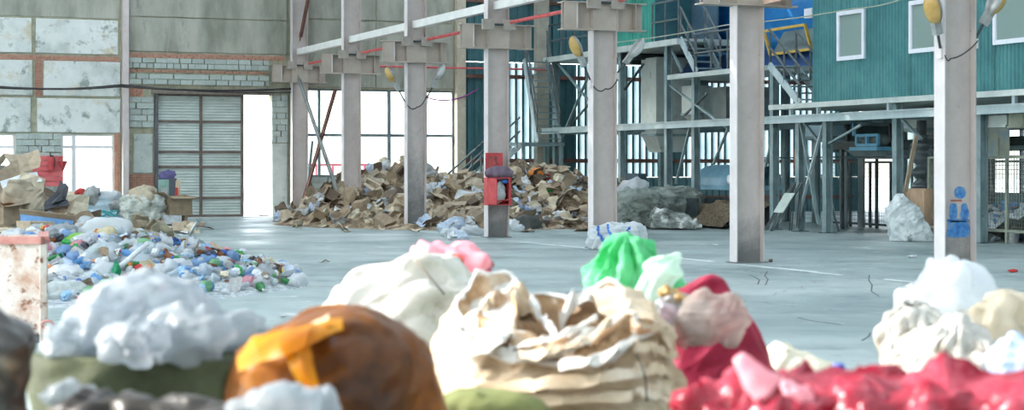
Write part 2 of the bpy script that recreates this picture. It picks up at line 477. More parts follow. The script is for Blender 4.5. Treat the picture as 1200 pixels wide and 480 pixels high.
# trapezoid cladding of the right part of the back wall and of the right wall
teal_dark = mat('teal_cladding', [(54,96,102),(72,116,122)], 1.2, .45, spec=.5, spots=[((96,140,142),3,.68,.1)])
teal_light = mat('translucent_cladding', [(124,146,150),(150,168,172)], 1.2, .5, transl=.75)
def ribs(b, along, o, u0, u1, z0, z1, pitch, depth, sgn):
    """trapezoid sheet; along 'x' at y=o or 'y' at x=o"""
    pts = []; u = u0
    while u < u1-1e-6:
        for du, dd in ((0, 0), (.45, 0), (.55, 1), (.9, 1)):
            t = u+du*pitch
            if t <= u1: pts.append((t, o+sgn*depth*dd))
        u += pitch
    pts.append((u1, o))
    vs = []
    for t, w in pts:
        for z in (z0, z1): vs.append((t, w, z) if along == 'x' else (w, t, z))
    return b.add(vs, [(2*i, 2*i+2, 2*i+3, 2*i+1) for i in range(len(pts)-1)])
x = X_S; k = 0
batten = mat('girt_steel', [(88,66,58),(116,84,74)], 4, .7)
while x < 39.4:
    x2 = min(x+1.08, 39.4)
    for z0, z1, m in ((0, 1.3, teal_dark), (1.32, 5.35, teal_light if k % 7 not in (0, 3) else teal_dark), (5.37, 10.4, teal_dark)):
        if 37.5 < (x+x2)/2 < 39.1 and z0 < 2: continue
        b = MB(); ribs(b, 'x', YW, x, x2, z0, z1, .27, .06, -1)
        part('cladding_sheet', b, m, wall)
    if k % 7 not in (0, 3) and not 37.5 < (x+x2)/2 < 39.1:
        for t in range(4): part('batten', MB().box(x+.27*t+.02, x+.27*t+.1, YW-.1, YW-.062, 1.32, 5.35), teal_dark, wall)
    x = x2; k += 1
for z in (.55, 1.9, 4.85, 7.5): part('girt', MB().box(X_S, 37.2 if z < 2 else 39.3, YW-.2, YW-.105, z-.07, z+.07), batten, wall)
part('trim_3', MB().box(wx(623), wx(637), YW-.5, YW-.2, 0, 10.4), mat('pale_pillar_concrete', [(150,146,132),(176,172,158)], 2, .9, .3, 9), kind='structure')
XR = 39.3
wr = part('wall_right', cells(-12, 57.6, 0, 10.4, [(38, 51.8, .7, 3.05), (22, 36, .9, 3.2)], 0, .2), teal_dark, kind='structure')
me = wr.data
for v in me.vertices: v.co = (XR+v.co.y, v.co.x, v.co.z)
me.flip_normals()
for (ya, yb, za, zb) in ((38, 51.8, .7, 3.05), (22, 36, .9, 3.2)):
    w = thing('window_4', None, None, (XR, (ya+yb)/2, za)); w['kind'] = 'structure'
    n = max(2, round((yb-ya)/1.9))
    for i in range(n+1): part('mullion', MB().box(XR-.04, XR+.08, ya+(yb-ya)*i/n-.05, ya+(yb-ya)*i/n+.05, za, zb), steel_dark, w)
    for z in (za+.04, (za+zb)/2, zb-.04): part('transom', MB().box(XR-.03, XR+.06, ya, yb, z-.04, z+.04), steel_dark, w)
    for i in range(n): part('pane', MB().box(XR+.01, XR+.016, ya+(yb-ya)*i/n+.05, ya+(yb-ya)*(i+1)/n-.05, za+.08, zb-.08), glass_m, w)
# left wall: unseen open bays near the camera, sized to aim the sun, glazed bays farther on; unseen roof with translucent strips to spread daylight
wf = part('wall_front', cells(-9.6, 39.6, 0, 10.4, [(14, 24, 0, 6)], -12.2, -12), plaster, kind='structure')  # unseen wall, closed to cut the fill from behind
clear_band = mat('translucent_roof_sheet', [(214,220,222),(226,231,233)], 1, .5, transl=.9)  # unseen sheets added to scatter daylight into the hall
ho = [(-10.5, 6.0, 2.0, 8.2), (8.0, 20.5, 0, 9.9), (22, 36.5, 2.0, 8.2), (37.5, 55.5, 2.0, 8.2)]
wl = part('wall_left', cells(-12, 57.6, 0, 10.4, ho, 0, .25), plaster, kind='structure')
me = wl.data
for v in me.vertices: v.co = (-9.6+v.co.y, v.co.x, v.co.z)
me.flip_normals()
for (a, c, z0, z1) in (ho[0], ho[2], ho[3]):
    y = a
    while y < c-.1:
        part('glazing_sheet', MB().box(-9.5, -9.49, y+.02, min(y+1.2, c)-.02, z0, z1), clear_band, wl); y += 1.2
roof_m = mat('roof_deck', [(132,140,140),(156,162,160)], .8, .8)
strips = [(-7.0, -3.5), (.5, 4.5), (8, 12), (18, 22), (27, 31)]
ceil = part('ceiling', MB(), roof_m, kind='structure')
b = MB(); x = -9.6
for a, c in strips:
    b.box(x, a, -12, 57.6, 10.4, 10.6); x = c
b.box(x, 39.6, -12, 57.6, 10.4, 10.6)
ceil.data = b.mesh('ceiling', None, False, roof_m)
for a, c in strips:
    y = -12
    while y < 57:
        part('roof_sheet', MB().box(a, c, y+.02, y+3.44, 10.45, 10.46), clear_band, ceil); y += 3.48

# red railing in the yard beyond the big window
yr = thing('yard_railing', 'red railing in the yard seen through the big window', 'railing', (onY(400, 200, 61.5).x, 61.5, -.31))
ra, rb = onY(352, 193, 61.5).x, onY(446, 193, 61.5).x; zr = onY(400, 193, 61.5).z
yred = mat('yard_railing_red', [(186,70,92),(204,100,116)], 4, .6)
for i in range(6): part('rail_post', MB().box(ra+(rb-ra)*i/5-.04, ra+(rb-ra)*i/5+.04, 61.46, 61.54, -.31, zr), yred, yr)
for z in (zr, zr-.55): part('handrail', MB().box(ra, rb, 61.45, 61.55, z-.04, z+.04), yred, yr)
# ================================================================ the row of steel columns
CX, CY0 = 15.36, 20.95                                    # column centres: (CX, CY0 + 6 k)
HB, BF, TF = .275, .25, .02                               # half depth, flange width, flange thickness
Z_B0, Z_B1 = 4.5, 5.08                                    # bracket
ORD = ['nearest steel column, the one with a blue figure painted on its web',
       'second steel column from the right, right of the folded dark pink sack',
       'third steel column from the right, beside the blue and white striped sack',
       'steel column that carries the red fire cabinet',
       'plain steel column before the waste paper heap, next left of the fire cabinet column',
       'steel column rising from the left end of the waste paper heap',
       'farthest steel column, standing against the back wall beside the gate']
def web_paint(k):
    # the paint of each web is worn to bare grey steel low down, where bags and loaders rub against it
    m = mat('worn_web_paint_'+'abcdefg'[k], [(178,167,161),(194,184,178)], 2.5, .5, spots=[((120,104,98),9,.66,.1)], spec=.45)
    nt = m.node_tree; N = nt.nodes; L = nt.links; b = N['Principled BSDF']
    tc = [n for n in N if n.type == 'TEX_COORD'][0]
    sp = N.new('ShaderNodeSeparateXYZ'); L.new(tc.outputs['Object'], sp.inputs[0])
    nz = N.new('ShaderNodeTexNoise'); nz.inputs['Scale'].default_value = 3.2; nz.inputs['Detail'].default_value = 8; nz.inputs['Roughness'].default_value = .7
    L.new(tc.outputs['Object'], nz.inputs['Vector'])
    h = (1.15, .8, .3, 1.0, 2.3, .7, .5)[k]
    ma = N.new('ShaderNodeMath'); ma.operation = 'MULTIPLY_ADD'; ma.inputs[1].default_value = 1.5; L.new(nz.outputs['Fac'], ma.inputs[0])
    ng = N.new('ShaderNodeMath'); ng.operation = 'MULTIPLY'; ng.inputs[1].default_value = -1/h; L.new(sp.outputs[2], ng.inputs[0]); L.new(ng.outputs[0], ma.inputs[2])
    mr = N.new('ShaderNodeMapRange'); mr.inputs['From Min'].default_value = -.3; mr.inputs['From Max'].default_value = .55; L.new(ma.outputs[0], mr.inputs['Value'])
    mr.inputs['To Max'].default_value = .85
    mx = N.new('ShaderNodeMixRGB'); mx.inputs[2].default_value = lin((96,98,98)); L.new(mr.outputs[0], mx.inputs[0])
    L.new(b.inputs['Base Color'].links[0].from_socket, mx.inputs[1]); L.new(mx.outputs[0], b.inputs['Base Color'])
    return m
def column(k):
    y = CY0+6*k
    t = thing('steel_column', ORD[k], 'column', (CX, y, 0), 'steel columns of the row'); t['kind'] = 'thing'
    for s in (-1, 1):
        a = CX+s*HB
        part('flange', MB().box(min(a, a-s*TF), max(a, a-s*TF), y-BF/2, y+BF/2, 0, 10.38), steel_lit_side if s < 0 else steel_pink, t)  # left flange takes the lit tone of the column paint
    part('web', MB().box(CX-HB+TF, CX+HB-TF, y-.008, y+.008, 0, 10.38), web_paint(k), t)
    part('base_plate', MB().box(CX-.33, CX+.33, y-.17, y+.17, 0.0, .018), mat('base_plate_steel', [(90,96,98),(120,124,124)], 6, .7), t)
    f = y-BF/2
    br = part('bracket', MB().box(CX-.93, CX+.9, y-.015, y+.015, Z_B0+.02, Z_B1-.02), steel_beige, t)
    for z in (Z_B0, Z_B1-.025): part('bracket_flange', MB().box(CX-.96, CX+.93, f-.05, y+.15, z, z+.025), steel_beige, br)
    for x in (-.64, -.275, .275, .7): part('stiffener', MB().box(CX+x-.012, CX+x+.012, f-.035, y+.12, Z_B0+.025, Z_B1-.025), steel_lit_side if x < -.6 else steel_beige, br)
    part('bracket_web', MB().box(CX-.93, CX-.652, f-.02, f-.005, Z_B0+.025, Z_B1-.025), steel_beige, br)
    part('bracket_web', MB().box(CX-HB+.01, CX+HB-.01, f-.015, f-.001, Z_B0+.025, Z_B1-.025), steel_beige, br)
    for x in (-.3, .24):
        part('seat_plate', MB().box(CX+x-.15, CX+x+.15, f-.13, f-.051, Z_B1-.14, Z_B1+.11), mat('seat_plate_steel', [(160,152,142),(178,170,160)], 4, .6), br)
    part('seat_rod', MB().tube([(CX-.16, f-.09, Z_B1-.01), (CX+.1, f-.09, Z_B1-.01)], .028), steel_dark, br)
    return t
COLS = [column(k) for k in range(7)]
# painted figure on the web of the nearest column
blue_paint = mat('blue_spray_paint', [(44,98,160),(70,128,184),(120,150,180)], 9, .7)
def blob(cx, cz, rx, rz, e=2.0, n=28, top=1.0):
    y = CY0-.0115; vs = [(cx, y, cz)]
    for i in range(n):
        t = 2*PI*i/n; c, s = math.cos(t), math.sin(t); w = 1+.06*noise.noise((c*3, s*3, cx*9))
        r = rx*(top if s > 0 else 1)
        vs.append((cx+r*w*math.copysign(abs(c)**(2/e), c), y, cz+rz*w*math.copysign(abs(s)**(2/e), s)))
    return MB().add(vs, [(0, 1+(i+1) % n, 1+i) for i in range(n)])
def cz(q): return onY(1124, q, CY0-.01).z
def cx(p): return onY(p, 250, CY0-.01).x
for p, q, rp, rq, e, tp in ((1125, 225.5, 7.0, 7.2, 2.2, 1), (1117, 247, 5.0, 9.3, 3.5, .9), (1130, 247.5, 5.6, 9.5, 3.2, .7), (1122.5, 268, 14.2, 10, 5, .85), (1122.5, 258, 13.0, 2.0, 4, 1)):
    part('painted_mark', blob(cx(p), cz(q), cx(p+rp)-cx(p), cz(q-rq)-cz(q), e, top=tp), blue_paint, COLS[0])
part('painted_mark', MB().box(cx(1114), cx(1127), CY0-.0115, CY0-.010, cz(236), cz(233.6)), mat('rust_smear', [(140,84,66),(164,110,90)], 8, .8), COLS[0])

# white tubes between the columns, the red pipe, the braces
zt = onX(440, 40, CX).z
BAY = ['at the far end of the row, starting from the column by the gate', 'over the left end of the waste paper heap', 'over the middle of the waste paper heap',
       'between the fire cabinet column and the next nearer one', 'in front of the green stair cabin', 'running out of view at the top right']
for k in range(6):
    a, c = CY0+6*(6-k)-.01, CY0+6*(5-k)+.01
    tb = part('tie_beam', MB().box(CX-.09, CX+.09, c, a, zt-.1, zt+.1), white_tube, loc=(CX, (a+c)/2, zt))
    props(tb, 'white square tie beam '+BAY[k], 'beam', 'white tie beams')
part('supply_pipe', MB().tube([(CX+.28, 20, 5.13), (CX+.28, 57.2, 5.13)], .045), red_pipe, loc=(CX+.28, 40, 5.13),
     label='long red pipe laid along the column brackets', cat='pipe')
part('wall_pipe', MB().tube([(wx(395), YW-.2, wz(520,80)), (wx(642), YW-.6, wz(520,80))], .035), red_pipe, loc=(wx(500), YW, wz(520,80)),
     label='thin dark red pipe crossing the back wall over the window', cat='pipe')
def brace(a, b, w, m, label, name='diagonal_brace', grp='braces of the end bay'):
    mb = MB().bar(a, b, w, .02); d = (b-a).normalized(); s = d.cross(Vector((1,0,0))).normalized()*w/2
    mb.bar(a+s+Vector((-.03,0,0)), b+s+Vector((-.03,0,0)), .02, .08)
    t = part(name, mb, m, loc=(a+b)/2, label=label, cat='brace', group=grp)
    return t
brace(onX(346, 80, CX-.05), onX(400, 238, CX-.05) , .13, mat('brace_grey_paint', [(122,126,124),(148,152,150)], 3, .6), 'grey diagonal brace, one arm of the cross beside the gate')
brace(onX(393, 105, CX+.05), onX(351, 251, CX+.05), .13, brown_steel, 'brown diagonal brace, other arm of the cross beside the gate')
brace(onX(362, -6, CX+.05), onX(350, 55, CX+.05), .12, brown_steel, 'short dark red brace high up on the farthest column')
brace(onX(366, 165, CX+.2), onX(357, 252, CX+.2), .09, steel_grey, 'thin grey strut leaning behind the cross of braces')

# floodlights on outriggers
lamp_shell = mat('lamp_shell', [(150,152,150),(186,188,186)], 6, .4, metal=.4)
lens_y = mat('yellowed_lamp_glass', [(206,168,96),(224,194,130)], 7, .25, transl=.3)
lens_c = mat('clear_lamp_glass', [(190,194,190),(214,216,212)], 7, .2)
def lamp(k, s, za, px, pz, label, lens, up=.8, out=.5):
    y = CY0+6*k-BF/2-.02
    a = Vector((CX+s*(HB+.0), y+.1, za)); d = Vector((s*out, -.12, up)).normalized()
    t = thing('street_lamp', label, 'lamp', a, 'floodlights on the columns')
    L_ = math.hypot(out, up)
    b1 = a+d*L_*.46
    part('arm', MB().tube([a, b1], .022), steel_dark, t)
    part('clamp', MB().box(a.x-.05 if s < 0 else a.x, a.x if s < 0 else a.x+.05, a.y-.06, a.y+.06, za-.08, za+.06), steel_lit_side, t)
    n = Vector((0, -1, 0)); n = (n-d*n.dot(d)).normalized(); w = d.cross(n)
    # gear housing
    part('gear_box', MB().bar(b1-d*.02, b1+d*L_*.3, .12, .1, up=n), lamp_shell, t)
    # hood: half ellipsoid shell opening downwards and outwards, lens bulging under it
    c = b1+d*(L_*.3+.17); o = (Vector((s*.75, 0, -.55))-d*Vector((s*.75, 0, -.55)).dot(d)).normalized(); w = d.cross(o)
    def ell(ro, sgn, rr=1.0):
        def f(u, v):
            t1 = 2*PI*u; ph = v*PI/2
            return c+(d*.24*math.cos(t1)*math.cos(ph)*rr+w*.15*math.sin(t1)*math.cos(ph)*rr)+o*sgn*ro*math.sin(ph)
        return f
    part('hood', MB().grid(ell(.10, -1, 1.04), 20, 7, True), lamp_shell, t, True)
    part('lens', MB().grid(ell(.13, 1, .97), 20, 7, True), lens, t, True)
    return t
lamp(0, -1, cz(63), 0, 0, 'floodlight with yellowed glass on the left side of the nearest column', lens_y, .62, .22)
lamp(0, 1, cz(50), 0, 0, 'floodlight in shade on the right side of the nearest column', lens_y, .62, .32)
lamp(2, -1, onY(700, 97, 32.8).z, 0, 0, 'floodlight with yellowed glass on the column above the striped sack', lens_y, .78, .42)
lamp(2, 1, onY(700, 88, 32.8).z, 0, 0, 'grey floodlight on the right side of the column above the striped sack', lens_c, .6, .44)
lamp(4, -1, onY(490, 122, 44.8).z, 0, 0, 'floodlight with yellowed glass in front of the big window', lens_y, .85, .52)
lamp(4, 1, onY(490, 118, 44.8).z, 0, 0, 'clear floodlight on the right of the column before the paper heap', lens_c, .85, .4)
def cable(pts, r, m, label, name='cable', sag=0.0, n=14):
    P = []
    for i in range(len(pts)-1):
        a, b = Vector(pts[i]), Vector(pts[i+1])
        for j in range(n):
            u = j/n; p = a.lerp(b, u); p.z -= sag*4*u*(1-u); P.append(p)
    P.append(Vector(pts[-1]))
    return part(name, MB().tube(P, r, 5), m, loc=P[0], smooth=True, label=label, cat='cable')
dark_cable = mat('dark_cable', [(52,50,52),(74,70,70)], 4, .6)
cable([(CX-HB-.02, CY0-.16, cz(66)), (CX-.2, CY0-.16, cz(70)), (CX+HB+.02, CY0-.13, cz(48))], .011, dark_cable, 'thin dark cable linking the lamps of the nearest column', sag=.05)
cable([(CX-HB, 32.81, 3.35), (CX, 32.81, 3.3), (CX+HB, 32.81, 3.5)], .014, dark_cable, 'thin cable slung across the column above the striped sack', sag=.08)
cable([(CX-HB, 44.81, 3.35), (CX, 44.81, 3.3), (CX+HB, 44.81, 3.6)], .016, dark_cable, 'thin cable across the column before the paper heap', sag=.08)
for (q0, q1, q2, lab) in ((100, 101, 103.5, 'thick dark cable strung along the back wall above the gate'), (102, 99, 108, 'thinner sagging cable just under the thick one on the back wall')):
    cable([onY(-20, q0, YW-.25), onY(142, q1, YW-.35), onY(345, q2, YW-.3)], .035 if q0 == 100 else .022, dark_cable, lab, sag=.1)
cable([onY(497, 113, YW-.3), onY(560, 104, YW-.3)], .025, mat('purple_cable', [(150,70,140),(170,90,160)], 4, .6), 'purple cable looping over the top of the big window', sag=.25)
rope_m = mat('pale_rope', [(160,164,146),(184,186,166)], 9, .8)
cable([onX(700, 52, 23.5), onX(853, 29, 23.0), onX(1000, 10, 23.6), onX(1060, -2, 23.8)], .017, rope_m, 'pale rope strung in front of the raised platform', sag=.05)

# peach coloured beam end resting on the bracket of the second column
b = MB(); a, c = onX(872, 6, 15.0), onX(962, -9, 15.5)
p0 = Vector((CX+.12, CY0+6-.42, Z_B0+.09)); p1 = Vector((CX+1.5, CY0+6-.62, Z_B0+.42))
part('crane_beam', MB().bar(p0, p1, .25, .16), mat('peach_paint', [(206,164,140),(224,188,168)], 4, .6), loc=p0, label='short peach painted beam lying across the bracket of the second column', cat='beam')

# fire cabinet on the fourth column
yk = CY0+18-BF/2
fx = lambda p: onY(p, 220, yk-.05).x
fz = lambda q: onY(580, q, yk-.05).z
red_paint = mat('fire_red_paint', [(176,58,62),(198,84,86)], 5, .5)
red_dark = mat('fire_red_inside', [(128,34,40),(150,48,52)], 5, .6)
fc = thing('fire_cabinet', 'open red fire cabinet hung on the column in the middle of the row', 'cabinet', (CX, yk-.05, fz(240)))
x0, x1, z0, z1 = fx(568.5), fx(594.5), fz(239), fz(209)
part('back_panel', MB().box(x0, x1, yk-.03, yk-.005, z0, z1), red_dark, fc)
part('side_panel', MB().quadbox((x0, yk-.03, z0), (x0-.02, yk-.3, z0), (x0-.02, yk-.3, z1), (x0, yk-.03, z1), .025), red_paint, fc)
part('side_panel', MB().box(x1-.025, x1, yk-.3, yk-.03, z0, z1), red_paint, fc)
part('top_panel', MB().box(x0-.02, x1, yk-.3, yk-.005, z1, z1+.025), red_paint, fc)
part('bottom_panel', MB().box(x0-.02, x1, yk-.3, yk-.005, z0-.025, z0), red_paint, fc)
part('door', MB().quadbox((x0-.02, yk-.3, z0), (x0+.1, yk-.58, z0), (x0+.1, yk-.58, z1), (x0-.02, yk-.3, z1), .02), red_paint, fc)
part('front_bar', MB().bar((x1-.05, yk-.3, z0), (x1-.05, yk-.3, z1), .03).bar((x0, yk-.3, z0+.05), (x1, yk-.3, z0+.12), .025), red_paint, fc)
pb = part('sign_board', MB().box(fx(569.5), fx(589.5), yk-.03, yk-.01, fz(207), fz(179)), red_paint, loc=(CX, yk, fz(207)), label='red board with a worn emblem above the fire cabinet', cat='board')
em = MB(); 
for a, c in (((574, 184), (584, 184)), ((575, 184), (573, 196)), ((582, 184), (580, 196)), ((579, 186), (584, 193))):
    em.bar((fx(a[0]), yk-.034, fz(a[1])), (fx(c[0]), yk-.034, fz(c[1])), .035, .008, up=(0,1,0))
part('emblem', em, mat('worn_emblem', [(120,52,52),(168,120,110)], 9, .8), pb)
def lump(c, rx, ry, rz, seed, amp=.18, fr=1.6, n=20, m=12, flat=0.0):
    c = Vector(c)
    def f(u, v):
        t = 2*PI*u; ph = (v-.5)*PI
        d = Vector((math.cos(t)*math.cos(ph), math.sin(t)*math.cos(ph), math.sin(ph)))
        k = 1+amp*noise.noise(d*fr+Vector((seed, seed*1.7, 0)))+amp*.6*(noise.ridged_multi_fractal(d*fr*1.4+Vector((seed*3, 0, 2)), 1, 2, 4, 1, 2)-1)
        p = Vector((d.x*rx, d.y*ry, d.z*rz))*k
        if flat and p.z < -rz*flat: p.z = -rz*flat
        return c+p
    return MB().grid(f, n, m, True)
part('cloth_bundle', lump((fx(582.5), yk-.15, fz(202.5)), .34, .17, .16, 4, .2, n=26, m=14), mat('purple_grey_cloth', [(92,78,92),(128,112,126)], 6, .9), True and None, True, loc=(fx(582), yk-.15, fz(209)), label='purple grey bundle of cloth on top of the fire cabinet', cat='bundle')
part('cleaning_cloth', lump((fx(581), yk-.17, z0+.27), .2, .1, .24, 9, .25, n=22, m=14), mat('white_rag', [(170,176,176),(206,210,208)], 8, .9), None, True, loc=(fx(581), yk-.17, z0), label='crumpled whitish rag stuffed inside the fire cabinet', cat='rag')
part('bottle_cap', lump((fx(589), yk-.2, fz(212.5)), .09, .07, .05, 3, .1), mat('blue_plastic', [(54,110,190),(70,130,206)], 6, .4), None, True, loc=(fx(589), yk-.2, fz(213)), label='small blue plastic piece in the top corner of the fire cabinet', cat='plastic')

# red fire board on the pier of the back wall
fb = thing('fire_board', 'red wooden fire board fixed to the wall between the left windows', 'board', (wx(50), YW, wz(50, 218)))
zz0, zz1 = wz(50, 218), wz(50, 182); nb = 6
for i in range(nb):
    a = zz0+(zz1-zz0)*i/nb; c = zz0+(zz1-zz0)*(i+1)/nb-.012
    part('board_plank', MB().box(wx(33), wx(73), YW-.14-.006*(i % 2), YW-.1, a, c), mat('faded_red_paint', [(200,88,92),(218,116,116)], 3, .65, rnd=.05), fb)
ex = thing('fire_extinguisher', 'red fire extinguisher hanging on the red board', 'extinguisher', (wx(59), YW-.24, wz(59,200)))
part('body', MB().lathe([(.0,0),(.085,.01),(.09,.05),(.09,.34),(.06,.40),(.03,.42),(.03,.45)], 12, (wx(59), YW-.24, wz(59,200))), red_paint, ex, True)
part('valve', MB().box(wx(59)-.05, wx(59)+.06, YW-.27, YW-.21, wz(59,200)+.45, wz(59,200)+.5), steel_dark, ex)
part('hose', MB().tube([(wx(59)+.05, YW-.25, wz(59,200)+.47), (wx(59)+.11, YW-.25, wz(59,200)+.4), (wx(59)+.1, YW-.25, wz(59,200)+.15)], .014), steel_dark, ex)
fk = thing('fire_bucket', 'red conical fire bucket hanging at the right of the red board', 'bucket', (wx(72), YW-.28, wz(72,196)))
part('cone', MB().lathe([(.012,-.3),(.15,.02),(.16,.04),(.14,.03),(.01,-.25)], 14, (wx(72), YW-.28, wz(72,190))), red_paint, fk, True)
part('handle', MB().tube([(wx(72)-.15, YW-.28, wz(72,190)+.03), (wx(72)-.08, YW-.28, wz(72,190)+.16), (wx(72)+.08, YW-.28, wz(72,190)+.16), (wx(72)+.15, YW-.28, wz(72,190)+.03)], .008, 5), steel_dark, fk)
# ================================================================ the sorting plant on the right
XS = 24.0
def sx(p, q): return onX(p, q, XS)
def sy(p): return onX(p, 150, XS).y
teal = mat('cabin_teal_paint', [(54,112,116),(66,128,130),(82,142,142)], 1.1, .42, spec=.5, spots=[((120,176,168),16,.74,.04),((46,108,114),1.3,.6,.15)])
deck_m = mat('deck_edge_paint', [(176,186,182),(206,212,206)], 2, .6, spots=[((120,112,98),7,.64,.1)])
blue_m = mat('blue_machine_paint', [(12,104,172),(26,128,194)], 1.5, .45, spots=[((150,170,186),5,.68,.1)], spec=.5)
yellow_m = mat('yellow_frame_paint', [(206,164,66),(222,186,96)], 5, .5)
sheet_m = mat('pale_galvanised_sheet', [(172,182,178),(200,208,202)], 1.4, .45, metal=.15, spots=[((136,146,144),3,.6,.12)])
grey_m = mat('grey_sheet_steel', [(96,110,112),(124,138,138)], 1.6, .5)
def hpost(par, x, y, z0, z1, h=.1, name='post', m=None):
    b = MB(); m = m or steel_grey
    b.box(x-h, x-h+.016, y-.09, y+.09, z0, z1).box(x+h-.016, x+h, y-.09, y+.09, z0, z1).box(x-h+.016, x+h-.016, y-.008, y+.008, z0, z1)
    return part(name, b, m, par)
ZB = (2.83, 3.03)
pl = thing('steel_platform', 'long grey steel platform on posts that carries the teal cabin and the blue drum', 'platform', (XS, 40, 0))
YE0, YE1 = 27.0, sy(638)
part('long_beam', MB().box(XS-.1, XS, YE0, YE1, *ZB).box(XS-.14, XS-.1, YE0, YE1, ZB[1]-.03, ZB[1]).box(XS-.14, XS-.1, YE0, YE1, ZB[0], ZB[0]+.03), steel_light, pl)
part('long_beam', MB().box(XS+4, XS+4.12, YE0, YE1, *ZB), steel_grey, pl)
tops = {725: 5.3, 779: 5.3, 811: 4.3, 903: 4.3, 933: ZB[0], 965: ZB[0], 1047: 3.2, 1145: ZB[0], 648: 5.3}
for p, zt_ in tops.items():
    y = sy(p)
    hpost(pl, XS+.12, y, 0, zt_)
    hpost(pl, XS+4.2, y, 0, zt_)
    part('foot_plate', MB().box(XS-.05, XS+.3, y-.15, y+.15, 0, .015), steel_dark, pl)
    part('cross_beam', MB().box(XS+.24, XS+4.08, y-.06, y+.06, ZB[0]-.02, ZB[1]-.02), steel_grey, pl)
for p in (928, 960, 1043, 1120, 1190): part('stub', MB().box(XS-.06, XS+.02, sy(p)-.05, sy(p)+.05, ZB[1], 3.2), steel_light, pl)
part('cabin_deck', MB().box(XS-.12, XS+4.4, YE0, sy(905), 3.2, 3.33), deck_m, pl)
part('middle_deck', MB().box(XS-.12, XS+1.9, sy(897), sy(786), 4.28, 4.42), deck_m, pl)
part('upper_deck', MB().box(XS-.12, XS+4.4, sy(797.5), sy(640), 5.3, 5.48), deck_m, pl)
part('deck_joists', MB().box(XS+.1, XS+4.3, sy(797)+.1, sy(797)+.2, 5.1, 5.3).box(XS+.1, XS+4.3, sy(725)-.1, sy(725), 5.1, 5.3).box(XS+.1, XS+4.3, sy(690)-.1, sy(690), 5.1, 5.3), steel_dark, pl)
for a, c, w, m in (((962,146),(931,263),.08,steel_light), ((936,143),(957,263),.09,steel_grey), ((938,141),(956,164),.08,steel_grey), ((969,168),(1007,146),.06,steel_grey),
                   ((1055,140),(1077,163),.09,steel_grey), ((783,100),(850,150),.07,steel_grey), ((800,135),(826,110),.05,steel_dark),
                   ((786,60),(797,84),.07,steel_grey), ((652,74),(688,118),.08,steel_grey), ((688,88),(655,165),.08,steel_grey), ((655,160),(690,120),.06,steel_dark),
                   ((730,105),(752,75),.07,steel_dark), ((806,150),(790,215),.07,steel_grey), ((851,150),(834,192),.07,steel_grey), ((905,150),(895,195),.07,steel_grey)):
    A, B = sx(*a), sx(*c); A.x += .06; B.x += .06
    part('diagonal', MB().bar(A, B, w, .05), m, pl)
part('tie_rod', MB().tube([sx(860,185)+Vector((.5,0,0)), sx(1044,183)+Vector((.5,0,0))], .018), steel_dark, pl)
part('pipe_run', MB().tube([sx(790,206)+Vector((1,0,0)), sx(853,203)+Vector((1,0,0))], .05), steel_dark, pl)
def railing(par, a, c, n, h=1.05, x=None, rails=(.5, 1.0), r=.03):
    """handrail over the deck edge from a to c"""
    a, c = Vector(a), Vector(c)
    for i in range(n):
        p = a.lerp(c, i/(n-1)); part('rail_post', MB().tube([p, p+Vector((0,0,h))], r), steel_rail, par)
    for f in rails: part('handrail', MB().tube([a+Vector((0,0,h*f)), c+Vector((0,0,h*f))], r), steel_rail, par)
railing(pl, (XS-.05, sy(766), 5.48), (XS-.05, sy(797), 5.48), 3, 1.15)
railing(pl, (XS-.05, sy(816), 4.42), (XS-.05, sy(896), 4.42), 5, 1.1)
railing(pl, (XS+.6, sy(944), 3.33), (XS+.6, sy(956), 3.33), 2, 1.1)
railing(pl, (XS-.05, sy(645), 5.48), (XS-.05, sy(690), 5.48), 4, 1.1)

def stairs(label, a, c, width, n, axis='x', rail=True, rise_rail=.95, open_=True):
    """flight from low point a to high point c; width measured across (x or y)"""
    a, c = Vector(a), Vector(c); t = thing('steel_staircase', label, 'stairs', a)
    W = Vector((width,0,0)) if axis == 'x' else Vector((0,width,0))
    for k, o in enumerate((Vector(), W)):
        part('stringer', MB().bar(a+o, c+o, .05, .2), steel_light if k == 0 else steel_grey, t)
        if rail:
            for i in range(3):
                p = a.lerp(c, .04+.46*i)+o; part('rail_post', MB().tube([p, p+Vector((0,0,rise_rail))], .032), steel_rail, t)
            for f in (.5, 1): part('handrail', MB().tube([a+o+Vector((0,0,rise_rail*f)), c+o+Vector((0,0,rise_rail*f))], .034), steel_rail, t)
    d = (c-a); d.z = 0; d.normalize()
    for i in range(n):
        p = a.lerp(c, (i+.5)/n)
        q = [p+W*.02-d*.13, p+W*.98-d*.13, p+W*.98+d*.13, p+W*.02+d*.13]
        b = MB().add([v+Vector((0,0,.0)) for v in q]+[v+Vector((0,0,.035)) for v in q], [(0,3,2,1),(4,5,6,7),(0,1,5,4),(1,2,6,5),(2,3,7,6),(3,0,4,7)])
        part('tread', b, steel_grey, t)
    return t
# flights linking the decks
stairs('steel stairs stepping down from the upper deck to the middle deck', (XS-.02, sy(817), 4.42), (XS-.02, sy(798), 5.45), .8, 5)
stairs('steel stairs with handrails stepping down beside the teal cabin', (XS-.02, sy(938), 3.33), (XS-.02, sy(902), 4.42), .8, 6)
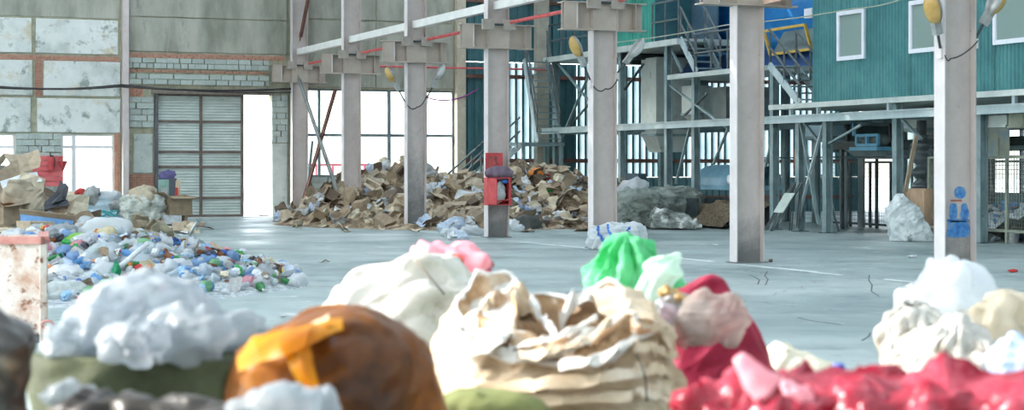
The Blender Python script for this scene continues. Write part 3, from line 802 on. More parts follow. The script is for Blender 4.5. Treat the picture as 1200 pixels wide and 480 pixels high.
# the tall staircase at the back wall
xl = onY(612, 167, 55.9).x
zl = onY(612, 167, 55.9).z
xa = onY(528, 220, 55.2).x
ld = thing('stair_landing', 'small steel landing half way up the tall staircase by the back wall', 'landing', (xl, 55.5, 0))
part('deck', MB().box(xl-.45, xl+1.15, 54.85, 56.4, zl-.12, zl), steel_grey, ld)
for dx, dy in ((-.35, 54.95), (1.05, 54.95), (-.35, 56.3), (1.05, 56.3)): part('post', MB().box(xl+dx-.05, xl+dx+.05, dy-.05, dy+.05, 0, zl-.12), steel_grey, ld)
stairs('lower flight of the tall staircase, rising to the landing behind the paper heap', (xl-3.3, 54.95, .02), (xl-.47, 54.95, zl-.1), .9, 9, 'y')
stairs('steep upper flight of open treads, rising from the landing to the upper deck', (xl+.1, 54.8, zl), (XS-.95, sy(652)+.6, 5.4), .85, 13, 'x', True, 1.0)

# the teal cabin
yc0, yc1 = 26.6, sy(955)
cab = thing('sorting_cabin', 'teal ribbed metal cabin with white framed windows raised on the platform', 'cabin', (XS, yc0, 3.33))
wz0, wz1 = sx(998, 70).z, sx(998, 12).z
wins = [(sy(1014.5), sy(982.5)), (sy(1014.5)-3.08, sy(982.5)-3.08), (sy(1014.5)-6.2, sy(982.5)-6.2)]
ys = [yc1]
while ys[-1] > yc0: ys.append(max(yc0, ys[-1]-1.04))
cuts = sorted({*ys, *[v for w in wins for v in w]})
for i in range(len(cuts)-1):
    a, c = cuts[i], cuts[i+1]
    if c-a < .02: continue
    inwin = any(w[0]-1e-4 < (a+c)/2 < w[1]+1e-4 for w in wins)
    for z0, z1 in ([(3.34, wz0), (wz1, 6.6)] if inwin else [(3.34, 6.6)]):
        b = MB(); ribs(b, 'y', XS, a+.001, c-.001, z0, z1, .13, .022, -1)
        part('siding_sheet', b, teal, cab)
part('end_wall', ribs(MB(), 'x', yc1, XS, XS+3.9, 3.34, 6.6, .16, .022, 1), teal, cab)
part('corner_strip', MB().box(XS-.035, XS+.03, yc1-.02, yc1+.05, 3.34, 6.6), teal, cab)
part('back_wall', MB().box(XS+3.8, XS+3.9, yc0, yc1-.01, 3.34, 6.6), teal, cab)
part('roof', MB().box(XS-.1, XS+4, yc0, yc1+.1, 6.62, 6.72), grey_m, cab)
inner_m = mat('cabin_lining', [(176,190,180),(196,206,196)], 2, .7)
part('inner_floor', MB().box(XS+.05, XS+3.75, yc0, yc1-.05, 3.34, 3.4), grey_m, cab)
part('lining', MB().box(XS+3.7, XS+3.78, yc0, yc1-.05, 3.4, 6.5), inner_m, cab)
pane_m = film('cabin_glass_lit_tone', (176,198,192), .45, .06, (206,220,216), 0)  # pale pane colour stands in for the lit room behind
wf_m = mat('white_window_frame', [(226,228,236),(240,240,246)], 3, .4)
for (a, c) in wins:
    f = part('window', MB().box(XS-.06, XS+.03, a, a+.1, wz0, wz1).box(XS-.06, XS+.03, c-.1, c, wz0, wz1).box(XS-.06, XS+.03, a+.1, c-.1, wz0, wz0+.1).box(XS-.06, XS+.03, a+.1, c-.1, wz1-.1, wz1), wf_m, cab)
    part('pane', MB().box(XS-.015, XS-.008, a+.1, c-.1, wz0+.1, wz1-.1), pane_m, f)
    part('curtain', MB().box(XS+.5, XS+.52, a+.15, (a+c)/2, wz0+.3, wz1-.1), inner_m, f)
    part('shelf', MB().box(XS+1.5, XS+2, a, c, (wz0+wz1)/2, (wz0+wz1)/2+.28), steel_dark, f)

# smaller teal room at the far end of the upper deck
uc = thing('upper_cabin', 'small teal metal room at the far end of the upper deck', 'cabin', (XS+.1, sy(740), 5.48))
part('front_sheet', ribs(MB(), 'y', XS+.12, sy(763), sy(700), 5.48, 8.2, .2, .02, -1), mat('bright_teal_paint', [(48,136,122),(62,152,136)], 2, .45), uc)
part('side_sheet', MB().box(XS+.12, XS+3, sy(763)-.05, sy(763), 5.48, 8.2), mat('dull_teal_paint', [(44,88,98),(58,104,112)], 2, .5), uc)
part('door_panel', MB().box(XS+1.35, XS+1.4, sy(797)+.2, sy(763)-.06, 5.48, 8.2), mat('blue_grey_door', [(66,90,108),(82,108,124)], 2, .5), uc)
part('signal_box', MB().box(XS-.1, XS+.06, sy(762), sy(738), 7.0, 7.6), wf_m, uc)

# blue drum screen with its yellow framed hatch
dr = thing('drum_screen', 'large blue drum machine with a yellow framed hatch behind the stairs', 'machine', (27.6, 44, 4.42))
y0, y1 = sy(955)+1.2, 51.5
part('drum', MB().lathe([(1.2,y0),(1.66,y0+.02),(1.66,y0+1.4),(1.72,y0+1.42),(1.72,y0+1.6),(1.66,y0+1.62),(1.66,y1-2),(1.72,y1-1.98),(1.72,y1-1.8),(1.66,y1-1.78),(1.66,y1),(1.2,y1)], 30, (27.7, 0, 6.15), 'Y') , blue_m, dr)
yh0, yh1 = onX(947, 45, 25.6).y, onX(899, 45, 25.6).y
zh0, zh1 = onX(925, 60, 25.6).z, onX(925, 33, 25.6).z
b = MB()
cn = [(25.7, yh0, zh0), (25.7, yh1, zh0-.02), (25.5, yh1, zh1), (25.5, yh0, zh1+.02)]
for i in range(4): b.bar(cn[i], cn[(i+1) % 4], .07)
part('hatch_frame', b, yellow_m, dr)
part('hatch_plate', MB().quadbox((25.78, yh0, zh0), (25.78, yh1, zh0), (26.15, yh1, zh1), (26.15, yh0, zh1), .03), grey_m, dr)
part('roller_bed', MB().box(26.3, 29, y0+.3, y0+.6, 4.44, 4.75).box(26.3, 29, y1-1.6, y1-1.3, 4.44, 4.75), steel_dark, dr)
part('junction_box', MB().box(25.55, 25.7, onX(953,15,25.6).y, onX(944,15,25.6).y, onX(948,21,25.6).z, onX(948,10,25.6).z), wf_m, dr)
part('lower_skirt', MB().quadbox((25.6, y0+.4, 4.45), (25.6, y1-.4, 4.45), (26.1, y1-.4, 5.1), (26.1, y0+.4, 5.1), .04), mat('deep_blue_sheet', [(26,60,110),(34,76,130)], 2, .5), dr)

# chutes and hoppers hanging under the decks
def chute(label, p0, p1, q0, q1, x, depth, m, taper=.25, name='chute'):
    A = onX(p0, q0, x); B = onX(p1, q1, x); y1, y0 = A.y, B.y; z1 = A.z; z0 = onX((p0+p1)/2, q1, x).z
    zm = z0+(z1-z0)*.18
    t = thing(name, label, 'chute', (x+depth/2, (y0+y1)/2, z0))
    part('body', MB().box(x, x+depth, y0, y1, zm, z1), m, t)
    e = (y1-y0)*taper; b = MB()
    b.add([(x,y0,zm),(x+depth,y0,zm),(x+depth,y1,zm),(x,y1,zm),(x+depth*.2,y0+e,z0),(x+depth*.8,y0+e,z0),(x+depth*.8,y1-e,z0),(x+depth*.2,y1-e,z0)],
          [(0,1,2,3),(4,7,6,5),(0,4,5,1),(1,5,6,2),(2,6,7,3),(3,7,4,0)])
    part('spout', b, m, t)
    part('flange', MB().box(x-.03, x+depth+.03, y0-.03, y1+.03, zm-.04, zm+.04), steel_grey, t)
    return t
chute('tall pale sheet metal chute under the upper deck', 751.5, 769, 69, 178, 24.9, 1.2, sheet_m, .1)
chute('dark grey hopper beside the tall pale chute', 771, 792, 75, 160, 26.4, 1.2, grey_m)
chute('small pale chute under the middle deck, beside the open stairs', 799, 811, 101, 141, 25.2, .7, sheet_m)
chute('broad grey hopper under the middle deck, near the tall post', 818, 851, 104, 152, 25.6, 1.5, grey_m, .2)
chute('pale blue grey hopper behind the crossed bracing under the cabin', 938, 962, 140, 166, 26.2, 1.4, mat('pale_blue_sheet', [(150,182,196),(180,206,214)], 2, .5), .3)
chute('white sheet metal hopper under the cabin, right of the blue motor', 1056, 1084, 134, 156, 25.4, 1.0, sheet_m, .25)
chute('dark chute behind the tall screw casing', 1077, 1096, 130, 178, 26.4, 1.0, grey_m, .1)

# sheet metal bins fixed under the right end of the cabin
for p0, p1, q0, q1, m, lab in ((1147, 1180, 131, 150, sheet_m, 'pale metal box slung under the right end of the beam'), (1181, 1199, 129, 150, mat('olive_grey_sheet', [(130,138,122),(156,160,142)], 3, .6), 'olive grey metal box beside the pale one under the beam')):
    A, B = onX(p0, q1, 24.25), onX(p1, q0, 24.25)
    t = part('metal_box', MB().box(24.25, 25.3, B.y, A.y-.02, A.z, ZB[0]-.01 if p0 < 1180 else B.z), m, loc=(24.7, (A.y+B.y)/2, A.z), label=lab, cat='box')
    part('rim', MB().box(24.21, 24.25, B.y, A.y-.02, A.z, A.z+.05), m, t)
cur = mat('strip_curtain', [(146,160,150),(176,184,168),(140,170,190)], 2.5, .5, transl=.3)
t = thing('strip_curtain', 'hanging plastic strips below the metal boxes behind the cage', 'curtain', (25.6, 31.6, 1.9))
k = 0; ya, yb = onX(1183, 170, 25.6).y, onX(1150, 170, 25.6).y
while ya+k*.2 < yb:
    part('strip', MB().box(25.6+.02*(k % 2), 25.606+.02*(k % 2), ya+k*.2, ya+k*.2+.22, onX(1165, 186, 25.6).z, onX(1165, 150, 25.6).z), cur, t); k += 1
part('head_rail', MB().box(25.56, 25.66, ya-.1, yb+.1, onX(1165, 150, 25.6).z, ZB[0]-.03), steel_dark, t)

# conveyors with dark belts running under the platform
def conveyor(label, a, c, w, m, legs=True, name='belt_conveyor'):
    a, c = Vector(a), Vector(c); d = (c-a).normalized(); s = d.cross(Vector((0,0,1))).normalized()
    t = thing(name, label, 'conveyor', (a.x, a.y, 0 if legs else a.z))
    for k in (-1, 1): part('side_frame', MB().bar(a+s*k*w/2, c+s*k*w/2, .06, .22), m, t)
    part('belt', MB().bar(a, c, w-.08, .05), mat('rubber_belt', [(40,44,46),(62,66,68)], 4, .7), t)
    n = int((c-a).length/.8)
    for i in range(n+1):
        p = a.lerp(c, i/n)-Vector((0,0,.12)); part('roller', MB().tube([p-s*w*.46, p+s*w*.46], .05, 8), steel_grey, t)
    for e in (a, c): part('drum', MB().tube([e-s*w*.47, e+s*w*.47], .13, 12), steel_dark, t)
    if legs:
        for f in (.08, .5, .92):
            p = a.lerp(c, f)
            for k in (-1, 1): part('leg', MB().bar(p+s*k*w/2-Vector((0,0,.05)), (p+s*k*w/2)*1.0-Vector((0,0,p.z)), .07), m, t)
    return t
conveyor('long dark belt conveyor passing behind the posts under the teal cabin', (26.6, 29.5, 2.3), (26.6, 41.5, 2.25), 1.1, steel_dark)
0 and conveyor('inclined belt conveyor climbing to the middle deck', (25.6, 38.2, .5), (26.0, 44.5, 2.6), .7, steel_grey)
# blue geared motor on its frame
A, B = onX(1004, 170, 25.3), onX(1029, 158, 25.3)
mo = thing('drive_motor', 'light blue motor frame hanging under the teal cabin', 'motor', (25.5, (A.y+B.y)/2, A.z))
lb = mat('light_blue_paint', [(90,160,196),(126,186,212)], 3, .5)
cn = [(25.3, A.y, A.z), (25.3, B.y, A.z), (25.3, B.y, B.z), (25.3, A.y, B.z)]
b = MB()
for i in range(4): b.bar(cn[i], cn[(i+1) % 4], .07)
b.bar((25.3, (A.y+B.y)/2, A.z), (25.3, (A.y+B.y)/2, B.z), .08)
part('frame', b, lb, mo)
part('motor_body', MB().lathe([(.05,A.y+.0),(.14,A.y-.02),(.15,(A.y+B.y)/2),(.14,B.y+.05),(.05,B.y)], 14, (25.55, 0, (A.z+B.z)/2), 'Y'), grey_m, mo, True)
part('hanger', MB().box(25.26, 25.34, A.y+.1, A.y+.16, B.z, ZB[1]), lb, mo)
part('mounting_plate', MB().box(25.2, 25.9, B.y-.1, A.y+.2, A.z-.14, A.z-.05), lb, mo)
part('crossbar', MB().box(25.4, 25.9, B.y-.1, A.y+.1, ZB[0]-.02, ZB[1]-.03), steel_grey, mo)

# blue arched conveyor hood over the heap of fines, at the left of the second column
hx = 24.6
A, B = onX(814, 222, hx), onX(853, 222, hx); zt2 = onX(835, 193, hx).z; zb2 = onX(830, 222, hx).z
hd = thing('conveyor_hood', 'rounded blue metal hood over a conveyor end behind the second column', 'hood', (hx, (A.y+B.y)/2, 0))
r = (zt2-zb2)
vs = []
def hf(u, v):
    t = PI*u; y = A.y+(B.y-.5-A.y)*v
    return (hx+.75-.75*math.cos(t), y, zb2+.12+(r-.12)*math.sin(t)**.7)
part('arched_cover', MB().grid(hf, 16, 5), mat('hood_blue_paint', [(96,142,162),(124,168,186)], 2, .4, spec=.5), hd, True)
part('skirt', MB().box(hx-.02, hx+1.52, B.y-.5, A.y, zb2, zb2+.13), mat('hood_blue_paint', []), hd)
part('end_plate', MB().add([(hx+.75-.75*math.cos(PI*i/12), A.y, zb2+.12+(r-.12)*math.sin(PI*i/12)**.7) for i in range(13)], [tuple(range(13))]), grey_m, hd)
part('motor', MB().lathe([(.05,0),(.14,.02),(.15,.3),(.12,.34),(.04,.36)], 12, (hx-.1, B.y-.2, zb2+.3), 'X'), wf_m, hd, True)
part('bracket_frame', MB().bar((hx, A.y-.3, 0), (hx, A.y-.3, zb2), .09).bar((hx, B.y-.2, 0), (hx, B.y-.2, zb2), .09).bar((hx+1.4, A.y-.3, 0), (hx+1.4, A.y-.3, zb2), .09).bar((hx+1.4, B.y-.2, 0), (hx+1.4, B.y-.2, zb2), .09), steel_grey, hd)
# low bin with the fines under the hood
bn = thing('fines_bin', 'low dark steel bin full of brown fines under the blue hood', 'bin', (23.6, sy(822), 0))
fa, fb2 = onF(790, 263), onF(856, 265)
fx0 = 23.2; y0, y1 = onX(856, 262, fx0).y, onX(793, 262, fx0).y; zt3 = onX(815, 232, fx0).z
part('side_plate', MB().box(fx0, fx0+.04, (y0+y1)/2+.3, y1, .02, zt3), steel_dark, bn)
part('end_plate', MB().box(fx0+.04, fx0+1.3, y1-.04, y1, .02, zt3), steel_dark, bn)
part('back_plate', MB().box(fx0+1.3, fx0+1.34, y0, y1, .02, zt3), steel_dark, bn)
fines_m = mat('brown_fines', [(60,54,46),(104,92,74),(132,116,92)], 16, .95, .8, 40, spots=[((190,186,170),30,.7,.04),((150,90,60),22,.72,.04),((80,120,130),26,.74,.03)])
def ff(u, v):
    x = fx0-.25+1.5*u; y = y0+(y1-.06-y0)*v
    h = zt3*.9*min(1, u*2.2+.1)*(1-.45*abs(v-.35))
    return (x, y, max(.02, h*(1+.25*noise.noise((x*3, y*3, 1)))))
part('fines', MB().grid(ff, 14, 30), fines_m, bn)

# tall screw casing with fluted bulges, left of the nearest column
sc = onX(1080, 222, 25.0)
t = thing('screw_casing', 'upright dark steel screw with bulging flights beside the timber prop', 'machine', (25.0, sc.y, 0))
zs0, zs1 = sc.z, onX(1080, 158, 25.0).z
prof = []
n = 26
for i in range(n+1):
    u = i/n; prof.append((.2+.075*math.sin(u*PI*8), zs0+(zs1-zs0)*u))
part('casing', MB().lathe(prof, 16, (25.0, sc.y, 0)), mat('worn_dark_steel', [(74,84,88),(112,124,128)], 3, .4, metal=.3), t, True)
part('pedestal', MB().box(24.75, 25.25, sc.y-.25, sc.y+.25, 0, zs0), steel_dark, t)
part('head_pipe', MB().tube([(25.0, sc.y, zs1-.05), (25.0, sc.y, 2.8)], .12, 10), steel_dark, t)
tm = part('timber_prop', MB().bar(onX(1061, 224, 23.75), onX(1074, 158, 23.9), .1, .05), timber_m, loc=onX(1061, 224, 23.75), label='pale timber prop standing at a slant behind the big white sack', cat='timber')
A = onX(1056, 262, 24.3)
cr = thing('plywood_crate', 'brown plywood crate half hidden by the big white sack', 'crate', (24.6, onX(1072, 240, 24.3).y, 0))
ya, yb = onX(1085, 240, 24.3).y, onX(1055, 240, 24.3).y; zc = onX(1070, 222, 24.3).z
ply = mat('plywood', [(166,138,112),(190,162,134)], 3, .8, stretch=(4,4,.8))
part('front_board', MB().box(24.3, 24.33, ya, yb, .02, zc), ply, cr); part('side_board', MB().box(24.33, 24.9, yb-.03, yb, .02, zc), ply, cr)
part('side_board', MB().box(24.33, 24.9, ya, ya+.03, .02, zc), ply, cr); part('lid', MB().box(24.3, 24.9, ya, yb, zc, zc+.025), ply, cr)
part('batten', MB().box(24.27, 24.3, ya+.02, ya+.1, .02, zc).box(24.27, 24.3, yb-.1, yb-.02, .02, zc), ply, cr)

# wire fences
wire_m = mat('fence_wire', [(120,128,116),(148,154,138)], 6, .5)
def fence(label, x, ya, yb, z0, z1, npost, m, pitch=.09, name='wire_fence', wr=.007, foot=True):
    t = thing(name, label, 'fence', (x, (ya+yb)/2, 0))
    for i in range(npost):
        y = ya+(yb-ya)*i/(npost-1); part('fence_post', MB().box(x-.03, x+.03, y-.035, y+.035, 0 if foot else z0, z1+.02), m, t)
    for z in (z0, z1): part('rail', MB().box(x-.025, x+.025, ya+.036, yb-.036, z-.03, z+.03), m, t)
    b = MB(); y = ya
    while y < yb: b.box(x-wr/2, x+wr/2, y-wr/2, y+wr/2, z0, z1); y += pitch
    z = z0
    while z < z1: b.box(x-wr/2, x+wr/2, ya, yb, z-wr/2, z+wr/2); z += pitch
    part('wire_mesh', b, m, t, kind='stuff')
    return t
zf0, zf1 = onX(1170, 270, 24.4).z, onX(1170, 184, 24.4).z
fence('wire mesh cage in front of the plastic bottle heap at the right edge', 24.45, 27.2, onX(1089, 200, 24.45).y, zf0, zf1, 6, wire_m)
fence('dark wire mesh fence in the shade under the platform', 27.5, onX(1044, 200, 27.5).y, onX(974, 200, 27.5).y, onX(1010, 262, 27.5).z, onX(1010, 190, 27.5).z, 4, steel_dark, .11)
fence('second dark mesh fence farther back by the bright opening', 33.5, 40.0, 48.0, .2, 2.2, 5, steel_dark, .14, wr=.012)
for (p0, p1, q, x, lab) in ((984, 992, 190, 26.4, 'dark sheet steel leaf standing under the cabin, left one'), (1005, 1012, 182, 27.1, 'grey sheet steel strip standing under the cabin, right one')):
    a, c = onX(p1, q, x).y, onX(p0, q, x).y
    part('steel_sheet', MB().box(x, x+.05, a, c, 0.01, onX(p0, q-25, x).z), grey_m, loc=(x, a, 0), label=lab, cat='sheet')

# trestle boards leaning under the platform
def trestle(label, p0, p1, q0, q1, x, lean, m):
    A, B = onX(p0, q1, x), onX(p1, q1, x); z1 = onX((p0+p1)/2, q0, x).z; w = (A.y-B.y)
    t = thing('folding_trestle', label, 'trestle', (x, (A.y+B.y)/2, 0))
    for y in (A.y-.0, A.y-.1, B.y+.1, B.y):
        part('leg', MB().bar((x-.05, y, .01), (x+.25, y-lean, z1), .035), steel_rail, t)
        part('leg', MB().bar((x+.55, y-lean*.3, .01), (x+.25, y-lean, z1), .03), steel_rail, t)
    za, zb = z1*.38, z1*.78
    def P(z, y): return (x-.075+.3*z/z1, y-lean*z/z1, z)
    part('board', MB().quadbox(P(za, A.y+.02), P(za, B.y-.02), P(zb, B.y-.02), P(zb, A.y+.02), .02), m, t)
    part('cross_bar', MB().bar(P(.3, A.y), P(.3, B.y), .03), steel_rail, t)
    return t
pale_board = mat('pale_board', [(176,190,182),(202,212,204)], 3, .7)
trestle('folding trestle with a pale board, left of the crossed bracing', 897, 907, 213, 273, 23.5, 1.0, pale_board)
b_ = [onX(968, 222, 24.9), onX(980, 262, 24.9)]
t = thing('leaning_board', 'brownish pale board leaning beside the right post of the crossed bracing', 'board', (24.9, b_[0].y, 0))
part('sheet', MB().quadbox(onX(969, 226, 24.8), onX(974, 226, 25.1), onX(979, 252, 24.7), onX(968, 253, 24.5), .025), mat('dun_board', [(150,146,130),(176,170,152)], 3, .8), t)
part('prop', MB().bar(onX(963, 205, 24.85), onX(983, 270, 24.6), .045), steel_rail, t)
part('brown_plate', MB().quadbox(onX(930, 175, 24.4), onX(940, 170, 24.45), onX(938, 196, 24.5), onX(931, 200, 24.4), .02), mat('rust_brown_plate', [(136,96,76),(160,118,94)], 5, .8), loc=onX(935, 190, 24.4), label='rust brown plate wired to the post of the crossed bracing', cat='plate')
part('control_panel', MB().box(25.2, 25.5, onX(748,200,25.2).y, onX(732,200,25.2).y, onX(740,220,25.2).z-.6, onX(740,203,25.2).z), mat('panel_blue_grey', [(60,80,94),(76,98,112)], 3, .5), loc=(25.3, onX(740,200,25.2).y, 0), label='blue grey control cabinet behind the nearest grey sacks', cat='cabinet')

# machine bodies in the shade under the cabin
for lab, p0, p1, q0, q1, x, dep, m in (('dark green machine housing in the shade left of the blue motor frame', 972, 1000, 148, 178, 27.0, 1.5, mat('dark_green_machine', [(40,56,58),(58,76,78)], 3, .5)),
                                     ('grey funnel shaped hopper below the blue motor frame', 985, 1042, 170, 186, 26.0, 1.2, grey_m)):
    A, B = onX(p0, q1, x), onX(p1, q0, x); z0 = onX((p0+p1)/2, q1, x).z; z1 = onX((p0+p1)/2, q0, x).z
    t = thing('machine_housing', lab, 'machine', (x, (A.y+B.y)/2, z0)); e = (A.y-B.y)*.22
    b = MB().add([(x,B.y,z1),(x+dep,B.y,z1),(x+dep,A.y,z1),(x,A.y,z1),(x+.2,B.y+e,z0),(x+dep-.2,B.y+e,z0),(x+dep-.2,A.y-e,z0),(x+.2,A.y-e,z0)], [(0,1,2,3),(4,7,6,5),(0,4,5,1),(1,5,6,2),(2,6,7,3),(3,7,4,0)])
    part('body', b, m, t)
    part('rim', MB().box(x-.04, x+dep+.04, B.y-.04, A.y+.04, z1-.04, z1+.04), steel_dark, t)
    for yy in (B.y+.1, A.y-.18): part('hanger', MB().box(x+.1, x+.18, yy, yy+.08, z1+.04, ZB[0]), steel_dark, t)
    if 'dark' in lab: part('pipe', MB().tube([(x-.1, B.y+.2, z0+.2), (x-.1, A.y-.2, z0+.35), (x-.1, A.y+.3, z1)], .06), lb, t)
# ================================================================ heaps of waste
RT, FW = Vector((CS, -SN, 0)), Vector((SN, CS, 0))
def crease(p, oct=3, f=1.0):
    s = 0; a = 1.0
    for i in range(oct):
        s += a*(1-2.4*abs(noise.noise(p*f))); f *= 2.1; a *= .5
    return s
RD = []
rr = random.Random(11)
for i in range(12):
    v = Vector((rr.gauss(0, 1), rr.gauss(0, 1), rr.gauss(0, .8))).normalized(); RD.append((v, rr.uniform(0, 9)))
def crumple(p, seed=0, f=1.6, n=7, warp=.5):
    g = p*1.3+Vector((seed*7.7, seed, 3))
    w = Vector((noise.noise(g), noise.noise(g+Vector((31.4, 5.2, 9.7))), noise.noise(g+Vector((7.1, 43.9, 17.3)))))*warp
    q = p+w; s = 0; a = 1.0; fr = f
    for i in range(n):
        d, ph = RD[(i+seed) % 12]
        x = q.dot(d)*fr+ph; x -= math.floor(x)
        s += a*(abs(x-.5)*4-1); a *= .78; fr *= 1.36
    return s/2.6
def tie(name, b, m, t, **k): return part(name, b, m, t, True, **k)
def fold(b, amp, seed, f=1.6, n=7, warp=.5, keep=.02, stretch=(1,1,1), ground=True):
    """crumples a finished shell along its normals, creases run where the cloth would buckle"""
    me = bpy.data.meshes.new('tmp'); me.from_pydata([tuple(v) for v in b.V], [], b.F); me.update()
    ns = [v.normal.copy() for v in me.vertices]; bpy.data.meshes.remove(me)
    S = Vector(stretch)
    for v, nn in zip(b.V, ns):
        d = crumple(Vector((v.x*S.x, v.y*S.y, v.z*S.z)), seed, f, n, warp)
        v += nn*amp*d
        if ground and v.z < .01: v.z = .01
    return b
# ---- cheap shared meshes
def jit(v, a): return Vector(v)+Vector((R.uniform(-a, a), R.uniform(-a, a), R.uniform(-a, a)))
def sheet_mesh(n=5, w=1.0, d=.7, amp=.12, seed=0, fold=None, t=.012):
    vs = []
    for j in range(n):
        for i in range(n):
            x, y = (i/(n-1)-.5)*w, (j/(n-1)-.5)*d
            z = amp*noise.noise(Vector((x*2.3, y*2.3, seed*5.1)))+amp*.5*noise.noise(Vector((x*6, y*6, seed)))
            if fold is not None and x > fold[0]:
                e = x-fold[0]; x = fold[0]+e*math.cos(fold[1]); z += e*math.sin(fold[1])
            vs.append((x, y, z))
    m = n*n; fs = []
    for j in range(n-1):
        for i in range(n-1):
            a = j*n+i; fs += [(a, a+1, a+n+1, a+n), (m+a, m+a+n, m+a+n+1, m+a+1)]
    ring = list(range(n))+[i*n+n-1 for i in range(1, n)]+[n*n-2-i for i in range(n-1)]+[(n-2-i)*n for i in range(n-2)]
    for i in range(len(ring)):
        a, b = ring[i], ring[(i+1) % len(ring)]; fs.append((a, m+a, m+b, b))
    return MB().add(vs+[(x, y, z-t) for x, y, z in vs], fs)
def carton_mesh(seed, w=1, d=.7, h=.6, crush=.08, open_=True):
    r = random.Random(seed); t = .02; b = MB()
    c = [Vector((sx_*w/2, sy_*d/2, 0)) for sx_, sy_ in ((-1,-1),(1,-1),(1,1),(-1,1))]
    u = [p+Vector((r.uniform(-crush, crush), r.uniform(-crush, crush), h*(1+r.uniform(-crush, crush)))) for p in c]
    b.quadbox(c[0], c[1], c[2], c[3], t)
    for i in range(4):
        k = (i+1) % 4; b.quadbox(c[i], c[k], u[k], u[i], -t)
        if open_:
            o = (c[i]+c[k])/2; o.z = 0; o.normalize(); e = r.uniform(-.5, .9); L_ = .5*d
            q = o*math.cos(e)*L_+Vector((0, 0, math.sin(e)*L_))*.7
            b.quadbox(u[i], u[k], u[k]+q*.95, u[i]+q*.95, .015)
    if not open_: b.quadbox(u[0], u[1], u[2], u[3], t)
    return b
def crumple_mesh(seed, n=12, m=8, amp=.35, sq=(1, 1, .7), fr=1.5):
    def f(u, v):
        t = 2*PI*u; ph = (v-.5)*PI
        d = Vector((math.cos(t)*math.cos(ph), math.sin(t)*math.cos(ph), math.sin(ph)))
        k = .5*(1+amp*noise.noise(d*fr+Vector((seed*2.3, seed, 0)))+amp*.55*crease(d*fr+Vector((seed, 0, seed)), 2))
        return Vector((d.x*sq[0], d.y*sq[1], d.z*sq[2]))*k
    return MB().grid(f, n, m, True)
def bottle_mesh(seed, crush=.0):
    r = random.Random(seed)
    prof = [(.03,0),(.15,.01),(.17,.06),(.16,.2),(.175,.3),(.155,.42),(.175,.55),(.16,.66),(.11,.78),(.06,.88),(.05,.9),(.05,.93)]
    b = MB().lathe(prof, 9)
    for v in b.V:
        k = 1+crush*noise.noise(Vector((v.x*5, v.y*5, v.z*4+seed)))*2; v.x *= k; v.y *= k*(1-crush*.9); v.z -= .46
        v.x += crush*.25*noise.noise(Vector((seed, v.z*3, 1)))
        v.x, v.z = v.z, v.x                                 # lies on its side
    return b
def cap_mesh():
    return MB().lathe([(.02,.42),(.062,.425),(.062,.5),(.02,.505)], 9, (0,0,0), 'X')
SH = [sheet_mesh(4, 1, R.uniform(.55, .9), R.uniform(.1, .3), i, (R.uniform(-.2, .2), R.uniform(.3, 1.5)) if i % 2 else None).mesh('cardboard_sheet') for i in range(10)]
CT = [carton_mesh(i, 1, R.uniform(.55, .9), R.uniform(.4, .8), .1, i % 3 != 0).mesh('carton') for i in range(8)]
PA = [sheet_mesh(5, 1, R.uniform(.6, .9), R.uniform(.25, .5), 30+i, None, .006).mesh('paper_sheet') for i in range(6)]
CB = [crumple_mesh(i, 12, 8, .5, (1, R.uniform(.6, 1), R.uniform(.45, .8)), 1.8).mesh('crumpled') for i in range(8)]
CBs = [crumple_mesh(20+i, 18, 12, .45, (1, R.uniform(.6, 1), R.uniform(.5, .8)), 1.7).mesh('crumpled_bag', None, True) for i in range(6)]
BT = [bottle_mesh(i, .12+.1*(i % 3)).mesh('bottle', None, True) for i in range(5)]
CAPM = cap_mesh().mesh('bottle_cap')
# ---- colours
def simple(name, c, r=.8, rnd=.16, **k):
    d = tuple(max(0, int(v*.84)) for v in c); return mat(name, [d, c], 5, r, rnd=rnd, **k)
CARD = {'brown': simple('cardboard_brown', (166,146,122)), 'tan': simple('cardboard_tan', (196,178,152)), 'grey brown': simple('cardboard_grey', (158,142,122)),
        'dark brown': simple('cardboard_dark', (116,100,84)), 'pale': simple('cardboard_pale', (212,198,172)), 'buff': simple('cardboard_buff', (182,166,144))}
PAP = {'white': simple('paper_white', (222,226,228), .85, .08), 'bluish white': simple('paper_bluish', (196,210,228), .8, .1), 'grey': simple('paper_grey', (176,178,176), .85, .12),
       'cream': simple('paper_cream', (222,212,186), .85, .1)}
def rot_on(n, spin, tilt):
    q = n.to_track_quat('Z', 'Y').to_matrix().to_4x4()
    return (q @ Matrix.Rotation(spin, 4, 'Z') @ Matrix.Rotation(tilt[0], 4, 'X') @ Matrix.Rotation(tilt[1], 4, 'Y')).to_euler()
def heap_fn(cones):
    def h(x, y):
        b = 0
        for (cx_, cy_, hz, r, e) in cones:
            d = math.hypot(x-cx_, y-cy_)/r
            if d < 1: b = max(b, hz*(1-d**e))
        return b
    return h
def nrm(h, x, y, e=.25):
    return Vector((h(x-e, y)-h(x+e, y), h(x, y-e)-h(x, y+e), 2*e)).normalized()
def core(name, h, x0, x1, y0, y1, step, m, label, cat, k=.8, amp=.3):
    nx, ny = int((x1-x0)/step), int((y1-y0)/step)
    def f(u, v):
        x, y = x0+(x1-x0)*u, y0+(y1-y0)*v; z = h(x, y)*k
        return (x, y, z+(amp*min(1, z*2.5)*noise.noise(Vector((x*1.9, y*1.9, 3)))+amp*.5*min(1, z*2)*noise.noise(Vector((x*5, y*5, 9))) if z > .0 else -.02))
    b = MB().grid(f, nx, ny)
    b.F = [q for q in b.F if any(b.V[i].z > 0 for i in q)]
    return part(name, b, m, None, False, loc=((x0+x1)/2, (y0+y1)/2, 0), label=label, cat=cat, kind='stuff')
